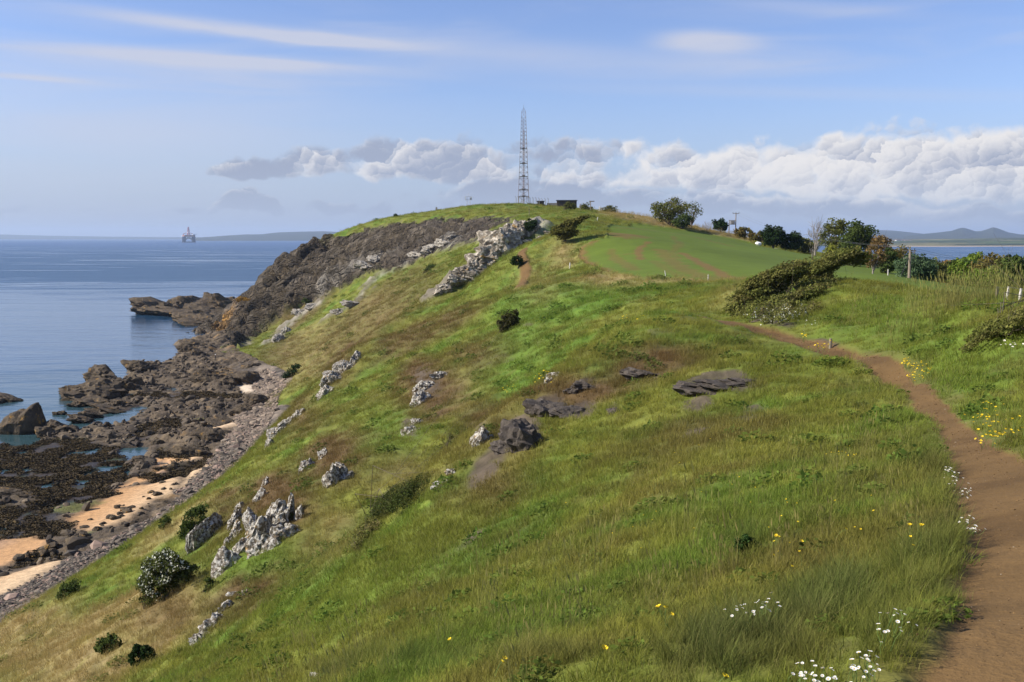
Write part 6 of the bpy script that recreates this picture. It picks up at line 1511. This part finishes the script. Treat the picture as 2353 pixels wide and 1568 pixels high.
# the rank tussocks by the path, nearest the viewer
rank = np.zeros(N)
for e in [(1690, 1510, 170, 80, 10, 1.0), (1900, 1390, 170, 60, 15, 1.0), (2140, 1330, 100, 70, 0, .9), (2190, 1200, 60, 90, 0, .8), (2140, 1050, 40, 60, 0, .7), (1250, 1545, 130, 22, 0, .8), (880, 1545, 200, 26, 0, .6), (1720, 1255, 34, 26, 0, .7), (2050, 1490, 130, 60, 0, .6), (1960, 900, 60, 30, -20, .7), (1740, 800, 90, 18, -15, .6)]:
    poly = ppoly(ell_px(*e[:5])); rank = np.maximum(rank, e[5] * polymask(px, py, poly, .25 + .01 * np.hypot(poly[0][0], poly[0][1])))
rank *= .35 + .65 * sstep(.36, .62, fbm(px / .55, py / .55, 2, 409))
u = rng.random(N); clump = fbm(px / 1.4, py / 1.4, 2, 401)
typ = rng.choice(turf, N)
bank_side = (ppd > .6) & (px > 3.2) & (py < 75) & (px > np.interp(py, [p[1] for p in PATH_A[:15]], [p[0] for p in PATH_A[:15]]))
p_long = .03 + .25 * lush + .80 * rank + .16 * sstep(.55, .7, clump) + .22 * sstep(.9, .45, ppd) * (dd < 60) + .20 * bank_side
p_straw = .012 + .55 * pms * (.4 + clump) 
is_l = u < p_long; is_s = (~is_l) & (rng.random(N) < p_straw); is_b = (~is_l) & (~is_s) & (rng.random(N) < .010 + .035 * lush)
typ[is_l] = rng.choice(longg, is_l.sum()); typ[is_s] = rng.choice(strawg, is_s.sum()); typ[is_b] = rng.choice(leafyg, is_b.sum())
scl = (.75 + .5 * rng.random(N)) * np.clip(np.maximum(dd, 3) / 9.0, .62, 30) ** .52
scl = np.where(is_l, scl * (.36 + .30 * rank) / np.clip(dd / 14, 1, 2.0), scl); scl = np.where(is_s, scl * .60 / np.clip(dd / 16, 1, 2.4), scl)
scl = scl * np.where((ppd < .62) & (dd < 60), .7, 1) * np.where((ppd < 2.4) & (dd > 38) & (dd < 66), .68, 1)
reed = np.exp(-((px - 20.8) / 3.2) ** 2 - ((py - 43) / 4.0) ** 2) 
to_reed = rng.random(N) < reed * .42
typ[to_reed] = rng.choice(strawg, to_reed.sum()); is_l[to_reed] = False; is_b[to_reed] = False; scl = np.where(to_reed, .95 + .75 * rng.random(N), scl)
near_edge = (fbm(px / 3, py / 3, 2, 405))
scz = scl * (.75 + .55 * near_edge)
up = np.array([0, 0, 1.0]); zax = lerp(nrm, up, .45); zax /= np.linalg.norm(zax, axis=1)[:, None]
ang = rng.normal(0, .9, N)
# euler from z axis then spin: tilt angles
ry = np.arctan2(zax[:, 0], zax[:, 2]); rx = -np.arcsin(np.clip(zax[:, 1], -1, 1))
rot = np.c_[rx, ry, ang]
pcol_ = pcol_ * (1.14 + .54 * rng.random(N))[:, None] * C(1.08, 1.02, .90)
pcol_ = lerp(pcol_, C(.055, .095, .030), (rank * .65)[:, None])
pcol_ = np.where(is_b[:, None], lerp(pcol_, C(.075, .14, .028), .6), pcol_)
def gn_scatter(name, P, rot, scale, idx, colr, protos):
    me = bpy.data.meshes.new(name); me.vertices.add(len(P)); me.vertices.foreach_set('co', P.astype(np.float32).ravel())
    def at_(nm, ty, arr, key):
        a = me.attributes.new(nm, ty, 'POINT'); a.data.foreach_set(key, np.ascontiguousarray(arr).ravel())
    at_('rot', 'FLOAT_VECTOR', rot.astype(np.float32), 'vector'); at_('scl', 'FLOAT_VECTOR', scale.astype(np.float32), 'vector')
    at_('idx', 'INT', idx.astype(np.int32), 'value'); at_('gcol', 'FLOAT_COLOR', np.c_[colr, np.ones(len(P))].astype(np.float32), 'color')
    o = link(name, me)
    ng = bpy.data.node_groups.new(name + '_nodes', 'GeometryNodeTree')
    ng.interface.new_socket('Geometry', in_out='INPUT', socket_type='NodeSocketGeometry'); ng.interface.new_socket('Geometry', in_out='OUTPUT', socket_type='NodeSocketGeometry')
    gi_ = ng.nodes.new('NodeGroupInput'); go_ = ng.nodes.new('NodeGroupOutput'); iop = ng.nodes.new('GeometryNodeInstanceOnPoints')
    jn = ng.nodes.new('GeometryNodeJoinGeometry')
    for p in reversed(protos):
        oi = ng.nodes.new('GeometryNodeObjectInfo'); oi.inputs['Object'].default_value = p; oi.inputs['As Instance'].default_value = True
        ng.links.new(oi.outputs['Geometry'], jn.inputs[0])
    def na(nm, ty):
        n_ = ng.nodes.new('GeometryNodeInputNamedAttribute'); n_.data_type = ty; n_.inputs[0].default_value = nm; return n_.outputs[0]
    ng.links.new(gi_.outputs[0], iop.inputs['Points']); ng.links.new(jn.outputs[0], iop.inputs['Instance'])
    iop.inputs['Pick Instance'].default_value = True
    ng.links.new(na('idx', 'INT'), iop.inputs['Instance Index']); ng.links.new(na('rot', 'FLOAT_VECTOR'), iop.inputs['Rotation']); ng.links.new(na('scl', 'FLOAT_VECTOR'), iop.inputs['Scale'])
    ng.links.new(iop.outputs[0], go_.inputs[0])
    md = o.modifiers.new('scatter', 'NODES'); md.node_group = ng
    return o
o = gn_scatter('grass', pts - nrm * .01, rot, np.c_[scl, scl, scz], typ, pcol_, TUFTS)
o['kind'] = 'stuff'
print('grass tufts', N)
# ------------------------------------------------------------------ shingle, weed and pebbles
def pebble_mat():
    m, nt, b = new_mat('pebble'); nt.put(b.inputs['Base Color'], nt.attr('gcol', 'INSTANCER')); b.inputs['Roughness'].default_value = .8; b.inputs['Specular IOR Level'].default_value = .2; return m
M_PEB = pebble_mat()
PEB = []
for i in range(4):
    V, Fq = lump(1200 + i, (1, .8, .55), 1, 8, .05); PEB.append(bpy.data.objects.new('pebble', np_mesh('pebble', V, Fq, [M_PEB], smooth=False)))
n = 150000; g_ = np.random.default_rng(12)
yy = g_.uniform(75, 262, n); bb = np.interp(yy, [p[1] for p in BASE], [p[0] for p in BASE])
o_ = g_.uniform(-3.5, 6.0, n); xx = bb - o_
keep = (g_.random(n) < sstep(4.8, 2.2, o_ + 4 * (fbm(xx / 5, yy / 5, 4, 201) - .5))) & (g_.random(n) < np.clip((120 / yy) ** 1.0, .3, 1))
xx, yy, o_ = xx[keep], yy[keep], o_[keep]; n = len(xx)
zz = np.maximum(shore_h(xx, yy), np.where(o_ < 2.5, ground(xx, yy), -9))
s_ = (.07 + g_.gamma(1.6, .055, n)) * np.where(g_.random(n) < .03, 2.4, 1) * np.clip(yy / 120, .8, 1.6)
rv = g_.random(n)[:, None]; pc = lerp(C(.048, .040, .032), C(.20, .165, .125), rv ** 1.5); pc = np.where(g_.random(n)[:, None] < .2, C(.24, .17, .13) * (.7 + .6 * rv), pc)
pc = lerp(pc, C(.30, .23, .165) * (.6 + .6 * rv), (sstep(150, 200, yy) * .5)[:, None])
o = gn_scatter('shingle', np.c_[xx, yy, zz], np.c_[g_.normal(0, .3, n), g_.normal(0, .3, n), g_.uniform(0, 6.3, n)], np.c_[s_, s_, s_ * .8], g_.integers(0, 4, n), pc, PEB); o['kind'] = 'stuff'
# bladder wrack and broken stone over the reef
wp = np.nonzero((weed > .45) & (SZ > .02) & (SZ < 2.2) & (off > 3))[0]
WE = [bpy.data.objects.new('weed_frond', leafy_mesh('weed_frond', 40, .55, .22, .13, 700 + i, [M_PEB])) for i in range(3)]
wp = wp[fbm(SX[wp] / 3.5, SY[wp] / 3.5, 3, 251) > .40]; n = 12000; k_ = g_.choice(wp, n); xx = SX[k_] + g_.uniform(-.3, .3, n); yy = SY[k_] + g_.uniform(-.3, .3, n)
pc = lerp(C(.034, .024, .011), C(.105, .072, .028), g_.random(n)[:, None] ** 1.5); s_ = g_.uniform(.5, 1.5, n)
o = gn_scatter('seaweed', np.c_[xx, yy, shore_h(xx, yy)], np.c_[g_.normal(0, .2, n), g_.normal(0, .2, n), g_.uniform(0, 6.3, n)], np.c_[s_, s_, s_ * .8], g_.integers(0, 3, n), pc, WE); o['kind'] = 'stuff'
rp_ = np.nonzero((weed < .4) & (sand < .3) & (SZ > .15) & (off > 6) & (land > -1))[0]
SB = []
for i in range(4):
    V, Fq = lump(1300 + i, (1, .75, .6), 2, 14, .16); SB.append(bpy.data.objects.new('broken_stone', np_mesh('broken_stone', V, Fq, [M_PEB], smooth=False)))
n = 9000; k_ = g_.choice(rp_, n); xx = SX[k_] + g_.uniform(-.3, .3, n); yy = SY[k_] + g_.uniform(-.3, .3, n); s_ = .16 + g_.gamma(1.5, .2, n)
pc = lerp(C(.04, .031, .023), C(.15, .115, .075), g_.random(n)[:, None])
o = gn_scatter('broken_rock', np.c_[xx, yy, shore_h(xx, yy)], np.c_[g_.normal(0, .4, n), g_.normal(0, .4, n), g_.uniform(0, 6.3, n)], np.c_[s_, s_ * g_.uniform(.6, 1.2, n), s_ * .9], g_.integers(0, 4, n), pc, SB); o['kind'] = 'stuff'
# grit and crumbs of soil on the path
n = 5000; t = g_.uniform(0, 13.5, n); pa = np.array(PATH_A)
i0 = t.astype(int); c_ = pa[i0] + (pa[i0 + 1] - pa[i0]) * (t - i0)[:, None]; w_ = np.interp(t, np.arange(len(PATH_A)), PATH_W)
sd = g_.uniform(-1.15, 1.15, n); dv = pa[i0 + 1] - pa[i0]; dv /= np.linalg.norm(dv, axis=1)[:, None]
xx = c_[:, 0] + dv[:, 1] * sd * w_; yy = c_[:, 1] - dv[:, 0] * sd * w_; s_ = (.003 + g_.gamma(1.1, .003, n)) * np.clip(yy / 8, .8, 3)
pc = C_PATH * lerp(.6, 1.2, g_.random(n))[:, None]; pc = np.where(g_.random(n)[:, None] < .03, C(.24, .19, .13), pc)
o = gn_scatter('path_grit', np.c_[xx, yy, ground(xx, yy)], np.c_[g_.normal(0, .4, n), g_.normal(0, .4, n), g_.uniform(0, 6.3, n)], np.c_[s_, s_, s_ * .8], g_.integers(0, 4, n), pc, PEB); o['kind'] = 'stuff'

# ------------------------------------------------------------------ the hazy air over the firth
mb = MB(); mb.box((0, 0, 158), (60000, 60000, 320))
m = bpy.data.materials.new('haze'); m.use_nodes = True; nt = NT(m.node_tree)
for n_ in list(nt.n): nt.n.remove(n_)
out = nt.node('ShaderNodeOutputMaterial'); vol = nt.node('ShaderNodeVolumePrincipled')
vol.inputs['Color'].default_value = (.58, .74, 1.0, 1); vol.inputs['Density'].default_value = 4.6e-5; vol.inputs['Anisotropy'].default_value = .15
nt.l.new(vol.outputs[0], out.inputs['Volume'])
mb.build('haze', m)['kind'] = 'stuff'
